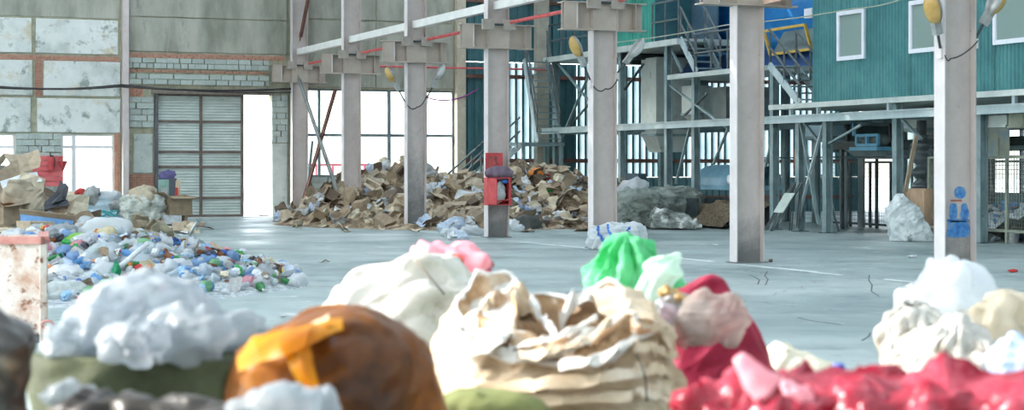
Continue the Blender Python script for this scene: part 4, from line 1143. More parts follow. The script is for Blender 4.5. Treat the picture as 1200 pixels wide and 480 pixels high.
def put(name, me, h, x, y, m, label, cat, group, s, lift=.03, tilt=.5, sq=None):
    n = nrm(h, x, y)
    r = rot_on(n, R.uniform(0, 2*PI), (R.uniform(-tilt, tilt), R.uniform(-tilt, tilt)))
    o = piece(name, me, None, (x, y, max(.02, h(x, y)*1.0)+lift), r, (s, s*(sq or 1), s), m)
    return props(o, label, cat, group)

# ================================================================ the long heap of waste paper between the columns
def cone(p, q, y, r, e=1.3, hz=None):
    v = onY(p, q, y); return (v.x, y, hz or v.z, r, e)
PC = [cone(466, 186, 53.2, 3.9, 1.15), cone(440, 207, 52.2, 3.2, 1.2), cone(500, 205, 51.5, 4.4, 1.2), cone(414, 224, 49.6, 2.3, 1.25), cone(378, 243, 50.4, 1.2, 1.5), cone(358, 253, 50.4, .6, 1.6), cone(545, 210, 50, 5.2, 1.3),
      cone(590, 208, 49.5, 4.6, 1.2), cone(622, 192, 50.2, 4.4, 1.15), cone(655, 205, 48.8, 4.2, 1.3), cone(690, 214, 49.5, 3.8, 1.3), cone(535, 240, 46.4, 3.0, 1.4), cone(610, 240, 46.5, 3.2, 1.3), cone(470, 235, 48, 2.9, 1.5)]
hp = heap_fn(PC)
waste_m = mat('waste_paper_mass', [(84,70,56),(138,118,94),(184,168,144)], 3.4, .95, .9, 11, stops=[.36,.5,.64], spots=[((206,210,210),4.5,.62,.04),((70,56,46),5.5,.62,.06)])
core('waste_paper', hp, 11.5, 25, 42.5, 57.0, .22, waste_m, 'mixed waste paper and torn cardboard filling the long heap', 'waste paper', .86, .4)
def px_of(x, y):
    r = Vector((x, y, 0)); return 600+FPX*r.dot(RT)/r.dot(FW)
def sector_p(x, y):
    p = px_of(x, y)
    for lim, w in ((400, 'at its left end'), (472, 'just left of the plain column'), (520, 'just right of the plain column'), (566, 'just left of the cabinet column'), (640, 'just right of the cabinet column')):
        if p < lim: return w
    return 'at its right end'
def pick(d): 
    k = R.choice(list(d)); return k, d[k]
def scatter_paper(n, maker):
    k = 0; tries = 0
    while k < n and tries < 60000:
        tries += 1
        x, y = R.uniform(12, 25), R.uniform(43, 56.6); z = hp(x, y)
        if z < .08: continue
        # the near slopes count most
        if R.random() > (.4+.6*(56.6-y)/13): continue
        if any(abs(x-CX) < .5 and abs(y-(CY0+6*q)) < .5 for q in (3, 4, 5)): continue
        maker(x, y, z); k += 1
def lv(z): return 'atop the paper heap ' if z > 1.3 else 'halfway up the paper heap ' if z > .7 else 'low in the paper heap '
def mk_sheet(x, y, z):
    c, m = pick(CARD); lab = 'torn '+c+' cardboard sheet '+lv(z)+sector_p(x, y)
    put('cardboard_sheet', R.choice(SH), hp, x, y, m, lab, 'cardboard', lab, R.uniform(.26, .62), R.uniform(0, .12), .75)
def mk_carton(x, y, z):
    c, m = pick(CARD); lab = 'crushed '+c+' carton '+lv(z)+sector_p(x, y)
    put('carton', R.choice(CT), hp, x, y, m, lab, 'carton', lab, R.uniform(.22, .48), -.05, .8)
def mk_paper(x, y, z):
    c, m = pick(PAP); lab = 'crumpled '+c+' paper sheet '+lv(z)+sector_p(x, y)
    put('paper_sheet', R.choice(PA), hp, x, y, m, lab, 'paper', lab, R.uniform(.22, .5), R.uniform(.02, .1), .7)
def mk_ball(x, y, z):
    c, m = pick(PAP if R.random() < .6 else CARD); lab = 'balled up '+c+' paper '+lv(z)+sector_p(x, y)
    put('crumpled_paper', R.choice(CB), hp, x, y, m, lab, 'paper', lab, R.uniform(.18, .45), .05, .6)
scatter_paper(298, mk_sheet); scatter_paper(110, mk_carton); scatter_paper(210, mk_paper); scatter_paper(150, mk_ball)
# pieces that stand out in the heap
def colour_box(label, p, q, y, s, m, m2, rz, tilt=.4, name='printed_box', cat='box', dims=(1, .7, .45)):
    v = onY(p, q, y); t = thing(name, label, cat, v); w, d, h = (k*s for k in dims)
    t.rotation_euler = (tilt, .15, rz); WL[t.name] = Vector((0,0,0))
    part('shell', MB().box(-w/2, w/2, -d/2, d/2, -h/2, h/2), m, t)
    part('printed_side', MB().box(-w*.47, w*.47, -d/2-.006, -d/2, -h*.42, h*.3), m2, t)
    part('flap', MB().quadbox((-w/2, -d/2, h/2), (w/2, -d/2, h/2), (w/2, -d*.9, h*.8), (-w/2, -d*.9, h*.8), .012), m, t)
    return t
redp = simple('print_red', (206,70,66)); greenp = simple('print_green', (64,168,84)); bluep = simple('print_blue', (110,150,196)); orangep = simple('plastic_orange', (220,136,62), .5)
colour_box('white box with a red stripe just left of the fire cabinet column', 549, 232, 46.3, .62, PAP['white'], redp, .4)
colour_box('white leaflet box with a bright green print right of the fire cabinet', 627, 239, 46.6, .5, PAP['white'], greenp, -.5, .7)
colour_box('pale blue printed carton low on the heap, right of the fire cabinet', 617, 249, 45.6, .66, bluep, PAP['white'], .5)
colour_box('tan carton with a green label near the right end of the paper heap', 643, 222, 47.2, .5, CARD['tan'], greenp, .2)
colour_box('long bluish white carton low on the heap before the plain column', 447, 251, 46.8, .8, PAP['bluish white'], PAP['white'], .2, .3, dims=(1, .35, .3))
colour_box('grey white panel box at the right end of the heap', 665, 240, 47.0, .55, PAP['grey'], PAP['white'], -.4, .5)
def solo(name, me, p, q, y, s, m, label, cat, rot=None, sq=1):
    v = onY(p, q, y); o = piece(name, me, None, v, rot or (R.uniform(-.5,.5), R.uniform(-.5,.5), R.uniform(0, 6)), (s, s*sq, s), m); return props(o, label, cat)
solo('plastic_bag', CBs[0], 629, 203, 48.6, .36, orangep, 'orange plastic bag near the top of the heap, right of the fire cabinet', 'bag')
solo('plastic_bag', CBs[1], 643, 207, 48.6, .3, redp, 'small red plastic bag on the heap beside the orange one', 'bag')
solo('plastic_bag', CBs[2], 500, 224, 48.6, .5, PAP['white'], 'white crumpled bag high on the heap, right of the plain column', 'bag')
film_w = film('white_film', (230,234,236), .12, .3, None, .45)
film_c = film('clear_film', (226,234,238), .42, .18, None, .4)
film_b = film('blue_film', (150,186,224), .25, .22, None, .4)
film_p = film('pink_film', (238,178,188), .25, .25, None, .45)
for i, (p, q, y, s, m, lab) in enumerate(((533, 270, 43.6, .62, PAP['bluish white'], 'largest clump of crumpled white paper at the foot of the fire cabinet column'), (548, 262, 44.2, .8, PAP['white'], 'tall clump of white paper left of the fire cabinet column foot'),
        (521, 278, 42.0, .4, PAP['bluish white'], 'small pale blue paper clump on the floor, left end by the cabinet column'), (556, 280, 40.2, .42, film_w, 'white plastic scrap on the floor before the fire cabinet column'),
        (601, 268, 43.0, .5, PAP['white'], 'white paper clump right beside the fire cabinet column foot'), (607, 275, 41.8, .36, film_w, 'small white plastic clump right of the fire cabinet column foot'))):
    v = onY(p, q, y); v.z = max(.12, v.z)
    o = piece('paper_clump', CBs[i % 6], None, v, (R.uniform(-.3,.3), R.uniform(-.3,.3), i), (s, s*.8, s*.8), m); props(o, lab, 'paper')
for i in range(16):
    v = onF(R.uniform(518, 560), R.uniform(272, 282)); o = piece('paper_scrap', R.choice(CB), None, v+Vector((0,0,.07)), (0, 0, i), [R.uniform(.16, .3)]*3, R.choice([PAP['white'], PAP['bluish white'], film_w]))
    props(o, 'small scrap of white paper strewn on the floor before the cabinet column', 'paper', 'paper scraps before the fire cabinet column')
solo('dark_bag', CBs[3], 618, 266, 43.8, .75, simple('dark_bag_film', (84,88,84), .5), 'dark grey rubbish bag at the foot of the heap, right of the fire cabinet', 'bag')
for i in range(26):
    v = onF(R.uniform(345, 690), R.uniform(263, 272)); c, m = pick(CARD)
    o = piece('cardboard_scrap', R.choice(SH), None, v+Vector((0,0,.04)), (R.uniform(-.15,.15), R.uniform(-.15,.15), R.uniform(0, 6)), [R.uniform(.2, .45)]*3, m)
    props(o, 'small '+c+' cardboard scrap on the floor along the foot of the paper heap', 'cardboard', c+' scraps at the foot of the paper heap')

# ================================================================ sacks in the middle and right distance
def loft(rows, d, ratio=.8, seed=1, amp=.05, fr=2.0, nu=84, nv=60, pleat=0.0, npl=14, closed_top=True, off=0.0, lean=0.0, sqr=2.4, cap=.35, exact=True, oct=3):
    """a filled sack: rows (q, left p, right p) from top to bottom give its outline at depth d, every level is a rounded ring as deep as ratio x width"""
    rows = sorted(rows); z = []
    for q, a, c in rows:
        zz = EYE-(q-YH)/FPX*d; xa, xc = (a-600)/FPX*d, (c-600)/FPX*d
        z.append((zz, (xa+xc)/2, (xc-xa)/2))
    zt, zb = z[0][0], z[-1][0]
    wmax = max(k[2] for k in z)
    def at(zz):
        for i in range(len(z)-1):
            if z[i][0] >= zz >= z[i+1][0]:
                u = (z[i][0]-zz)/max(1e-6, z[i][0]-z[i+1][0])
                return z[i][1]+(z[i+1][1]-z[i][1])*u, z[i][2]+(z[i+1][2]-z[i][2])*u
        return (z[0][1], z[0][2]) if zz > zt else (z[-1][1], z[-1][2])
    def f(u, v):
        t = 2*PI*u; zz = zb+(zt-zb)*v
        cx_, hw = at(zz)
        k = 1.0
        c, s = math.cos(t), math.sin(t)
        e = 2/sqr
        X = cx_+hw*math.copysign(abs(c)**e, c)*k
        dep = max(hw*ratio, min(wmax*ratio*.55, hw*1.3+.03))
        Y = dep*math.copysign(abs(s)**e, s)*k+lean*(zz-zb)/max(.1, zt-zb)
        P = FW*(d+off+Y)+RT*X+Vector((0, 0, zz))
        n = (RT*c+FW*s).normalized()
        w = amp*(crease(P*fr+Vector((seed*3.3, seed, 0)), oct)*.6+noise.noise(P*fr*.6+Vector((seed, 0, 5)))*.7)
        if pleat: w += pleat*(v**1.5)*(abs(math.sin(t*npl/2+2.2*noise.noise(Vector((zz*2, seed, 0)))))-.5)
        w *= min(1, .25+hw/max(.05, wmax)) 
        P += n*w; P.z += w*.35
        if P.z < .01: P.z = .01
        return P
    b = MB().grid(f, nu, nv, True)
    # close top and bottom with fans
    n0 = len(b.V)-nu
    tc_ = sum((b.V[n0+i] for i in range(nu)), Vector())/nu; bc_ = sum((b.V[i] for i in range(nu)), Vector())/nu
    b.V += [tc_, bc_]
    for i in range(nu):
        k = (i+1) % nu
        if closed_top: b.F.append((n0+i, n0+k, len(b.V)-2))
        b.F.append((k, i, len(b.V)-1))
    return b
def floor_q(d): return YH+EYE*FPX/d
def sack(name, rows, d, m, label, cat='sack', group=None, extra=True, **k):
    fa = k.pop('fold_amp', .085)
    b = loft(rows, d, **k)
    fold(b, fa, k.get('seed', 1), 2.0, 8, .6)
    c = sum(b.V, Vector())/len(b.V); c.z = 0
    t = thing(name, label, cat, c, group)
    part('body', b, m, t, True)
    return t
grey_sack = mat('grimy_woven_sack', [(92,102,98),(126,136,130),(160,168,160)], 3, .85, .25, 40, spots=[((78,84,78),4,.6,.1)])
white_sack = mat('white_woven_sack', [(176,178,172),(206,208,202),(224,224,218)], 2.6, .8, .2, 40, spots=[((140,136,122),3,.62,.1)])
# the white and blue striped sack by the third column
dS = 35.7
t = sack('striped_sack', [(262,722,742),(266,702,752),(275,697,756),(285,694,757),(floor_q(dS)+.3,696,755)], dS, mat('pale_striped_sack', [(186,194,198),(218,222,222)], 2, .7, .2, 30), 'white and blue striped sack lying at the foot of the third column', seed=4, amp=.09, fr=2.4, ratio=.7)
st = mat('blue_stripe', [(46,104,180),(70,130,204)], 5, .7)
bodyme = t.children[0].data
for (u0, name) in ((690+8, 'a'), (712, 'b'), (738, 'c')):
    pts = []
    for q in range(264, 292, 2):
        a = onD(u0+(q-264)*(.35 if u0 < 730 else -.2), q, dS-.55+.012*abs(q-285)); pts.append(a)
    # follow the cloth: snap every point to the nearest vertex of the sack that faces this way
    pts2 = []
    base = WL[t.name]
    for a in pts:
        best = min(bodyme.vertices, key=lambda v: (v.co+base-a).length_squared); pts2.append(best.co+base-FW*.015)
    part('stripe', MB().tube(pts2, .03, 5), st, t)
# grey sacks beside the bin, tarpaulin in front
dg_ = 49.0
sack('grey_sack', [(222,738,752),(228,726,772),(240,723,778),(floor_q(dg_)+.2,722,780)], dg_, grey_sack, 'grimy grey sack at the left of the sacks beside the third column', seed=7, amp=.16, fr=1.7)
sack('grey_sack', [(219,790,804),(222,772,812),(230,758,818),(245,755,820),(floor_q(50.2)+.2,756,822)], 50.3, grey_sack, 'broad grimy grey sack lying behind the striped tarpaulin', seed=9, amp=.16, fr=1.6)
sack('grey_sack', [(232,745,756),(240,740,764),(floor_q(47.8)+.2,738,768)], 47.6, mat('dark_grimy_sack', [(84,92,86),(116,124,116)], 3, .9, .2, 30), 'small dark grimy sack in front of the other grey sacks', seed=13, amp=.12, fr=1.9)
sack('tarpaulin', [(245,769,776),(250,767,788),(256,766,806),(floor_q(47.6)+.1,768,820)], 47.2, mat('striped_tarpaulin', [(110,116,112),(150,156,150),(214,216,212)], 2.6, .7, stops=[.4,.52,.6]), 'crumpled grey and white tarpaulin on the floor by the grey sacks', 'tarpaulin', seed=3, amp=.14, fr=2.2)
solo('white_bag', CBs[4], 742, 224, 45.0, .8, film_w, 'white film bag lying on top of the grey sacks', 'bag')
# heap of brown scrap behind the sacks
PB = [cone(790, 216, 46.5, 3.2, 1.3), cone(735, 218, 47.5, 2.4, 1.3)]
# big white sack at the right
dW = 39.6
sack('bulk_sack', [(227,1053,1058),(235,1047,1067),(245,1041,1075),(258,1039,1083),(270,1043,1090),(floor_q(dW)+.3,1046,1092)], dW, mat('scuffed_white_sack', [(166,178,180),(206,214,214),(228,232,232)], 3.2, .75, .3, 14, spots=[((90,130,176),1.5,.68,.06),((120,128,126),3.6,.6,.08)]),
     'big scuffed white bulk sack standing left of the nearest column', seed=21, amp=.06, fr=2.6, ratio=.8, fold_amp=.055)

# plastic bottles behind the cage at the right edge
HB_ = [(25.9, 30.8, .95, 2.6, 1.8), (26.0, 33.2, .8, 2.0, 1.8), (26.0, 28.6, .95, 2.4, 1.8)]
hb_ = heap_fn(HB_)
litter_m = mat('plastic_litter', [(150,164,172),(206,214,218),(232,236,238)], 9, .5, .8, 24, spots=[((70,120,180),8,.64,.03),((190,90,80),10,.7,.03),((70,80,84),9,.62,.05)])
core('plastic_litter', hb_, 24.7, 28.6, 27.3, 35.0, .18, litter_m, 'crushed plastic bottles packed behind the wire cage', 'plastic bottles', .85, .2)
bot_c = film('bottle_clear', (222,232,236), .35, .12, None, .35); bot_b = film('bottle_blue', (120,176,222), .3, .12, None, .35); bot_g = film('bottle_green', (70,160,96), .25, .14, None, .35); bot_a = film('bottle_brown', (150,92,48), .25, .14, None, .35)
capc = [simple('cap_blue', (40,96,190), .4), simple('cap_red', (200,56,56), .4), simple('cap_white', (226,228,228), .4)]
def put_bottle(h, x, y, s, m, cname, label, group, cat='bottle', lift=.04):
    n = nrm(h, x, y)
    t = thing('plastic_bottle', label, cat, (x, y, max(.02, h(x, y))+lift), group)
    t.rotation_euler = rot_on(n, R.uniform(0, 2*PI), (R.uniform(-.5, .5), R.uniform(-.4, .4))); t.scale = (s, s, s); WL[t.name] = Vector((0,0,0))
    for nm, me, mm in (('body', R.choice(BT), m), ('bottle_cap', CAPM, R.choice(capc))):
        o = bpy.data.objects.new(nm, me); COL.objects.link(o); o.parent = t
        if not me.materials: me.materials.append(mm)
        o.material_slots[0].link = 'OBJECT'; o.material_slots[0].material = mm
    return t
for i in range(150):
    x, y = R.uniform(24.65, 26.2), R.uniform(28, 34.0)
    if hb_(x, y) < .1: continue
    c, m = R.choice((('clear', bot_c), ('clear', bot_c), ('blue', bot_b)))
    lab = 'crushed '+c+' plastic bottle in the heap behind the wire cage'
    put_bottle(hb_, x, y, R.uniform(.22, .34), m, c, lab, lab)
for i in range(12):
    v = onF(R.uniform(1147, 1200), R.uniform(277, 284)); c, m = R.choice((('clear', bot_c), ('blue', bot_b)))
    lab = c+' plastic bottle dropped on the floor under the wire cage'
    put_bottle(lambda a, b: 0, v.x, v.y, .26, m, c, lab, lab)
solo('tin_pail', MB().lathe([(.3,-.35),(.36,.35),(.38,.37),(.34,.36),(.28,-.3)], 14).mesh('pail', None, True), 1188, 279, onF(1188, 284).y, .34, PAP['white'], 'dented white pail on the floor under the cage at the right edge', 'pail', (.1, 0, 0))
for i, (p, q) in enumerate(((1068,302),(1072,302),(1187,319),(880,306),(903,307),(838,288))):
    v = onF(p, q); o = piece('floor_scrap', CB[i], None, v+Vector((0,0,.03)), (0,0,i), (.14,.1,.06), (PAP['white'], PAP['white'], redp, CARD['dark brown'], CARD['dark brown'], PAP['white'])[i])
    props(o, ('left one of two white scraps on the floor before the big white sack', 'right one of two white scraps on the floor before the big white sack', 'tiny red and white scrap on the floor at the right edge', 'dark scrap on the floor at the foot of the second column', 'dark scrap on the floor right of the second column', 'tiny white scrap on the floor between the second and third columns')[i], 'scrap')

# ================================================================ left side: boxes by the gate, cardboard heap, plastic heap, rusty skip
# pale wrapped bale, sacks and cartons in front of the gate
A, B = onF(97, 263), onF(141, 263)
bl = thing('wrapped_bale', 'pale blue grey bale wrapped in sheet, below the left window', 'bale', (A+B)/2)
zt3 = onD(120, 231, 51).z
bw = mat('bale_wrap', [(160,182,194),(194,210,218)], 3, .7, .3, 12, stretch=(1,1,4))
b = MB(); w = (B-A).length; ex_ = (B-A).normalized()
def balef(u, v):
    t = 2*PI*u; c, s = math.cos(t), math.sin(t); e = .35
    P = (A+B)/2+FW*.5+ex_*(w/2*math.copysign(abs(c)**e, c))+FW*(.5*math.copysign(abs(s)**e, s)); z = zt3*v
    P = P+Vector((0, 0, z)); P += (ex_*c+FW*s)*.05*math.sin(v*20)*(1-.5*v); P += (ex_*c+FW*s)*.05*noise.noise(P*3); P.z = max(.01, P.z); return P
b.grid(balef, 40, 20, True); n0 = len(b.V)-40; b.V.append(sum((b.V[n0+i] for i in range(40)), Vector())/40+Vector((0,0,.04)))
b.F += [(n0+i, n0+(i+1) % 40, len(b.V)-1) for i in range(40)]
part('body', b, bw, bl, True)
netm = simple('teal_net', (70,160,164), .7)
pts = []
for i in range(30):
    a = i*.55; v = onD(124+11*math.cos(a)+i*.15, 251+4.5*math.sin(a*1.3), 50.4); pts.append(v)
part('teal_rope', MB().tube(pts, .028, 5), netm, None, True, loc=pts[0], label='tangle of teal rope hanging down the front of the pale bale', cat='rope')
sack('white_sack', [(228,160,180),(231,150,188),(240,146,190),(254,148,190),(floor_q(50.5)+.2,151,189)], 50.2, mat('mottled_white_sack', [(150,156,150),(190,194,186),(214,214,204)], 3, .85, .3, 20), 'mottled white bulk sack stuffed full, beside the pale bale', seed=31, amp=.14, fr=2.2)
solo('paper_wad', CBs[1], 170, 230, onD(170, 230, 50.2).y, .9, CARD['pale'], 'crumpled tan paper spilling from the top of the mottled white sack', 'paper', (0,0,1))
gc = thing('green_cabinet', 'pale green metal cabinet with dark side standing before the gate', 'cabinet', onF(198, 258.5))
cA, cB = onD(185.5, 255, 54.2), onD(198, 255, 54.2); zt4 = onD(192, 210, 54.2).z
part('front', MB().quadbox((cA.x, cA.y, .01), (cB.x, cB.y, .01), (cB.x, cB.y, zt4), (cA.x, cA.y, zt4), -.05), simple('pale_green_paint', (150,188,176), .5), gc)
cC = onD(207, 255, 54.8)
part('side', MB().quadbox((cB.x, cB.y, .01), (cC.x, cC.y, .01), (cC.x, cC.y, zt4), (cB.x, cB.y, zt4), -.05), simple('dark_teal_side', (40,70,96), .5), gc)
part('top', MB().quadbox((cA.x, cA.y, zt4), (cB.x, cB.y, zt4), (cC.x, cC.y, zt4), (cA.x+(cC-cB).x, cA.y+(cC-cB).y, zt4), .03), simple('dark_teal_side', (40,70,96)), gc)
part('label_panel', MB().quadbox(cA.lerp(cB,.2)+Vector((0,-.055,.5-cA.z)), cA.lerp(cB,.8)+Vector((0,-.055,.5-cA.z)), cA.lerp(cB,.8)+Vector((0,-.055,zt4-.25-cA.z)), cA.lerp(cB,.2)+Vector((0,-.055,zt4-.25-cA.z)), .006), PAP['grey'], gc)
solo('purple_cloth', CBs[2], 196, 206, onD(196, 206, 54.6).y, .45, simple('purple_cloth', (110,104,150), .8), 'purple cloth bundle on top of the green cabinet', 'cloth', (0,0,0), .6)
b0, b1 = onD(204, 238, 53.6), onD(211, 238, 53.6); b0.z = b1.z = .01
rp = part('red_white_board', MB().quadbox(b0, b1, onD(211.5, 210, 53.9), (onD(206, 212, 53.9)), .03), CARD['tan'], loc=onD(207, 238, 53.6), label='tan board with a red splash leaning on the green cabinet', cat='board')
part('red_splash', MB().quadbox(onD(204.6, 236, 53.55), onD(208.5, 236, 53.55), onD(208.8, 220, 53.7), onD(205.5, 219, 53.7), -.004), redp, rp)
def carton_at(label, p, q, d, w, m, rz, me=None, sc=(1,1,1)):
    v = onD(p, q, d); v.z = max(0.02, v.z); o = piece('carton', me or CT[1], None, v, (0,0,rz), tuple(w*k for k in sc), m); return props(o, label, 'carton')
carton_at('opened brown carton with raised flap, rightmost of the boxes by the gate', 207, 252, 50.6, .72, CARD['brown'], .3, CT[4])
carton_at('small white carton standing before the brown boxes by the gate', 200, 262, 50.2, .5, PAP['white'], .2, CT[3], (1,1,.9))
carton_at('tan carton on end, at the far right of the boxes by the gate', 213, 260, 50.9, .5, CARD['tan'], -.5, CT[0], (.5,.8,1.6))
carton_at('grey carton between the white sack and the opened brown carton', 194, 246, 51.2, .55, PAP['grey'], .6, CT[6])
for i, (p, q, s, m, lab) in enumerate(((193, 256, .75, film_w, 'white film bag bulging before the cartons by the gate'), (203, 259, .4, PAP['grey'], 'small grey bag beside the white carton by the gate'), (187, 245, .4, film_w, 'little white bag leaning on the mottled sack'),
        (80, 236, .9, PAP['cream'], 'cream sack lump at the left of the pale bale'), (108, 229, .8, PAP['grey'], 'grey crumpled sheet on top of the pale bale'), (128, 230, .7, film_w, 'white crumpled sheet on the right of the bale top'), (142, 240, .6, PAP['grey'], 'grey wad squeezed between bale and mottled sack'), (95, 226, .5, redp, 'red and white wad below the left window'))):
    v = onD(p, q, 50.6 if i < 3 else 51.2); v.z = max(.15, v.z); o = piece('waste_bag', CBs[i % 6], None, v, (0, 0, i*1.1), (s, s*.7, s*.8), m); props(o, lab, 'bag')
for i in range(34):
    v = onF(R.uniform(120, 245), R.uniform(262, 277)); c, m = pick(CARD) if R.random() < .7 else pick(PAP)
    o = piece('floor_cardboard', R.choice(SH), None, v+Vector((0,0,.05)), (R.uniform(-.12,.12), R.uniform(-.12,.12), R.uniform(0, 6)), [R.uniform(.3, .8)]*3, m)
    lab = 'flat '+c+' sheet strewn on the floor before the gate'; props(o, lab, 'cardboard', lab)
# the heap of large cardboard at the left edge
def coneD(p, q, d, r, e=1.2):
    v = onD(p, q, d); return (v.x, v.y, v.z, r, e)
LC = [coneD(-22, 190, 36, 2.0), coneD(20, 217, 35, 1.25), coneD(55, 240, 34.5, .9), coneD(75, 262, 33, 1.2), coneD(-70, 185, 37, 4)]
hl = heap_fn(LC)
core('waste_cardboard', hl, -9, 8, 28, 42, .25, waste_m, 'flattened cardboard filling the heap at the left edge', 'waste cardboard', .8, .3)
def big_sheet(label, p, q, d, s, m, rot, me=None, sq=1.0):
    v = onD(p, q, d); o = piece('cardboard_sheet', me or SH[1], None, v, rot, (s, s*sq, s), m); return props(o, label, 'cardboard')
sackbrown = simple('sack_paper_grey', (170,158,138), .85, .04)
t = sack('paper_sack', [(214,12,30),(222,5,44),(240,6,50),(258,14,48),(275,18,50)], 31.8, sackbrown, 'large grey brown stiff paper sack in the cardboard heap at the left edge', seed=41, amp=.06, fr=2, ratio=.6)
big_sheet('broad bent cardboard sheet on top of the left heap, before the red board', 27, 192, 34.2, .72, CARD['buff'], (1.15, .2, .5), SH[3], .9)
big_sheet('tall cardboard panel leaning at the top left of the left heap', 16, 207, 34.6, .75, CARD['grey brown'], (1.2, -.5, .1), SH[0])
big_sheet('white polystyrene slab sticking out above the grey brown paper sack', 24, 211, 33.4, .75, PAP['white'], (.5, -.15, .2), SH[2], .5)
big_sheet('cream cardboard tongue right of the grey brown paper sack', 38, 215, 33.4, .5, CARD['pale'], (.9, .35, .2), SH[4])
big_sheet('curled brown cardboard strip below the red board', 51, 224, 34.4, .7, CARD['dark brown'], (.9, .9, .3), SH[5], .6)
big_sheet('dark folded plastic sheet fanned out below the left window', 66, 233, 34.0, .75, simple('dark_sheet', (66,70,78), .5), (.35, -.35, .3), SH[7], .5)
big_sheet('second dark plastic strip under the fanned one', 62, 240, 33.8, .6, simple('dark_sheet', (66,70,78)), (.3, -.25, .1), SH[8], .4)
big_sheet('cream paper sheet hanging below the left window, left of the pale bale', 88, 240, 34.6, .5, PAP['cream'], (1.1, .1, -.3), SH[6])
big_sheet('brown carton flap between the dark sheet and the cream paper', 78, 245, 34.0, .6, CARD['brown'], (1.0, .4, -.2), SH[3])
def open_box(label, p0, q0, p1, q1, d, dep, h, m, m2):
    A, B = onD(p0, q0, d), onD(p1, q1, d); t = thing('long_carton', label, 'carton', (A+B)/2)
    n = FW*dep; up = Vector((0,0,h))
    part('front_side', MB().quadbox(A, B, B+up, A+up, .015), m2, t); part('rear_side', MB().quadbox(A+n, B+n, B+n+up, A+n+up, .015), m, t)
    part('end_side', MB().quadbox(A, A+n, A+n+up*1.1, A+up, .015), m, t); part('end_side', MB().quadbox(B+n, B, B+up, B+n+up*1.1, .015), m, t)
    part('bottom', MB().quadbox(A, B, B+n, A+n, .012), m, t)
    part('flap', MB().quadbox(A+up, B+up, B+up*1.35-FW*.12, A+up*1.3-FW*.1, .012), m, t)
    return t
open_box('long open carton with a blue printed side in front of the left heap', 24, 271, 89, 279, 30.0, .4, .3, CARD['brown'], simple('box_print_blue', (120,168,222), .7, .02))
carton_at('tan carton standing on the long blue printed carton', 43, 277, 29.4, .46, CARD['tan'], .5, CT[3])
carton_at('small tan carton tipped against the rusty skip', 52, 284, 29.6, .42, CARD['tan'], -.3, CT[0])
carton_at('brown opened carton at the left edge above the rusty skip', 6, 262, 31.5, .6, CARD['brown'], .8, CT[2])
carton_at('orange brown carton corner above the left end of the long carton', 13, 258, 31.8, .45, simple('cardboard_orange', (196,146,106)), .4, CT[5])
carton_at('flat pale carton lying along the top of the rusty skip', 20, 275, 29.5, .8, CARD['pale'], .15, CT[6], (1,.6,.25))
k = 0
while k < 60:
    x, y = R.uniform(-2, 7), R.uniform(29, 40); z = hl(x, y)
    r_ = Vector((x, y, 0)); d = r_.dot(FW); p = 600+FPX*r_.dot(RT)/d
    if z < .1 or p < -30 or p > 120: continue
    c, m = pick(CARD) if R.random() < .75 else pick(PAP)
    lab = 'torn '+c+' sheet in the cardboard heap at the left edge'
    put('cardboard_sheet', R.choice(SH), hl, x, y, m, lab, 'cardboard', lab, R.uniform(.35, .85), .02, .7); k += 1

# ---- the heap of mixed plastic
PP = [coneD(88, 268, 26.5, 3.4, 1.35), coneD(35, 286, 25.5, 2.6, 1.3), coneD(130, 275, 26, 2.9, 1.35), coneD(165, 288, 25.3, 2.3, 1.4), coneD(200, 305, 24.6, 1.9, 1.4), coneD(232, 320, 24.0, 1.0, 1.5), coneD(90, 330, 22.9, 2.0, 1.5), coneD(150, 330, 23.3, 1.7, 1.5), coneD(262, 329, 24.2, .7, 1.5), coneD(288, 332, 24.6, .35, 1.6)]
hq = heap_fn(PP)
core('plastic_litter', hq, -4, 9, 17, 32, .13, mat('mixed_plastic_litter', [(110,116,118),(180,188,190),(220,224,224)], 11, .55, .9, 26, spots=[((70,126,196),9,.63,.03),((196,110,90),12,.68,.03),((76,84,80),10,.6,.05),((120,176,96),13,.72,.03)]),
     'mixed plastic wrappers and scraps filling the heap at the left', 'plastic litter', .85, .18)
FILM = {'white': film_w, 'clear': film_c, 'blue': film_b, 'pink': film_p, 'grey': film('grey_film', (178,184,186), .2, .3, None, .3), 'green': film('green_film', (150,204,160), .2, .25, None, .4), 'yellowish': film('straw_film', (230,222,190), .2, .3, None, .4)}
FW_ = ['white']*9+['clear']*7+['blue']*2+['grey']*4+['pink', 'green', 'yellowish']
SCR = {'red': redp, 'blue': simple('scrap_blue', (60,110,190), .5), 'orange': orangep, 'dark': simple('scrap_dark', (60,62,70), .5), 'white': PAP['white'], 'green': greenp, 'brown': CARD['dark brown'], 'yellow': simple('scrap_yellow', (226,196,90), .5), 'pale blue': simple('scrap_pale_blue', (150,190,224), .5)}
def sector_q(x, y):
    p = px_of(x, y); z = hq(x, y); w = 'atop the plastic heap' if z > .5 else 'halfway down the plastic heap' if z > .25 else 'low on the plastic heap'
    for lim, k in ((60, ', behind the rusty skip'), (95, ', right beside the skip'), (130, ', left of the white pole'), (175, ', around the white pole'), (220, ', right of the pole'), (245, ', at the start of its tail'), (268, ', halfway along its tail')):
        if p < lim: return w+k
    return w+', at the tip of its tail'
def scatter_plastic(n, f, dens=1.0):
    k = 0; t_ = 0
    while k < n and t_ < 40000:
        t_ += 1
        x, y = R.uniform(-3, 9), R.uniform(17.5, 31); z = hq(x, y)
        if z < .025: continue
        r = Vector((x, y, 0)); d = r.dot(FW); p = 600+FPX*r.dot(RT)/d
        if p < -10 or (p < 45 and d < 24): continue
        f(x, y, z); k += 1
def mk_film(x, y, z):
    c = R.choice(FW_); lab = 'crumpled '+c+' film bag '+sector_q(x, y)
    put('film_bag', R.choice(CBs), hq, x, y, FILM[c], lab, 'bag', lab, R.uniform(.1, .3), .03, .5, R.uniform(.6, 1))
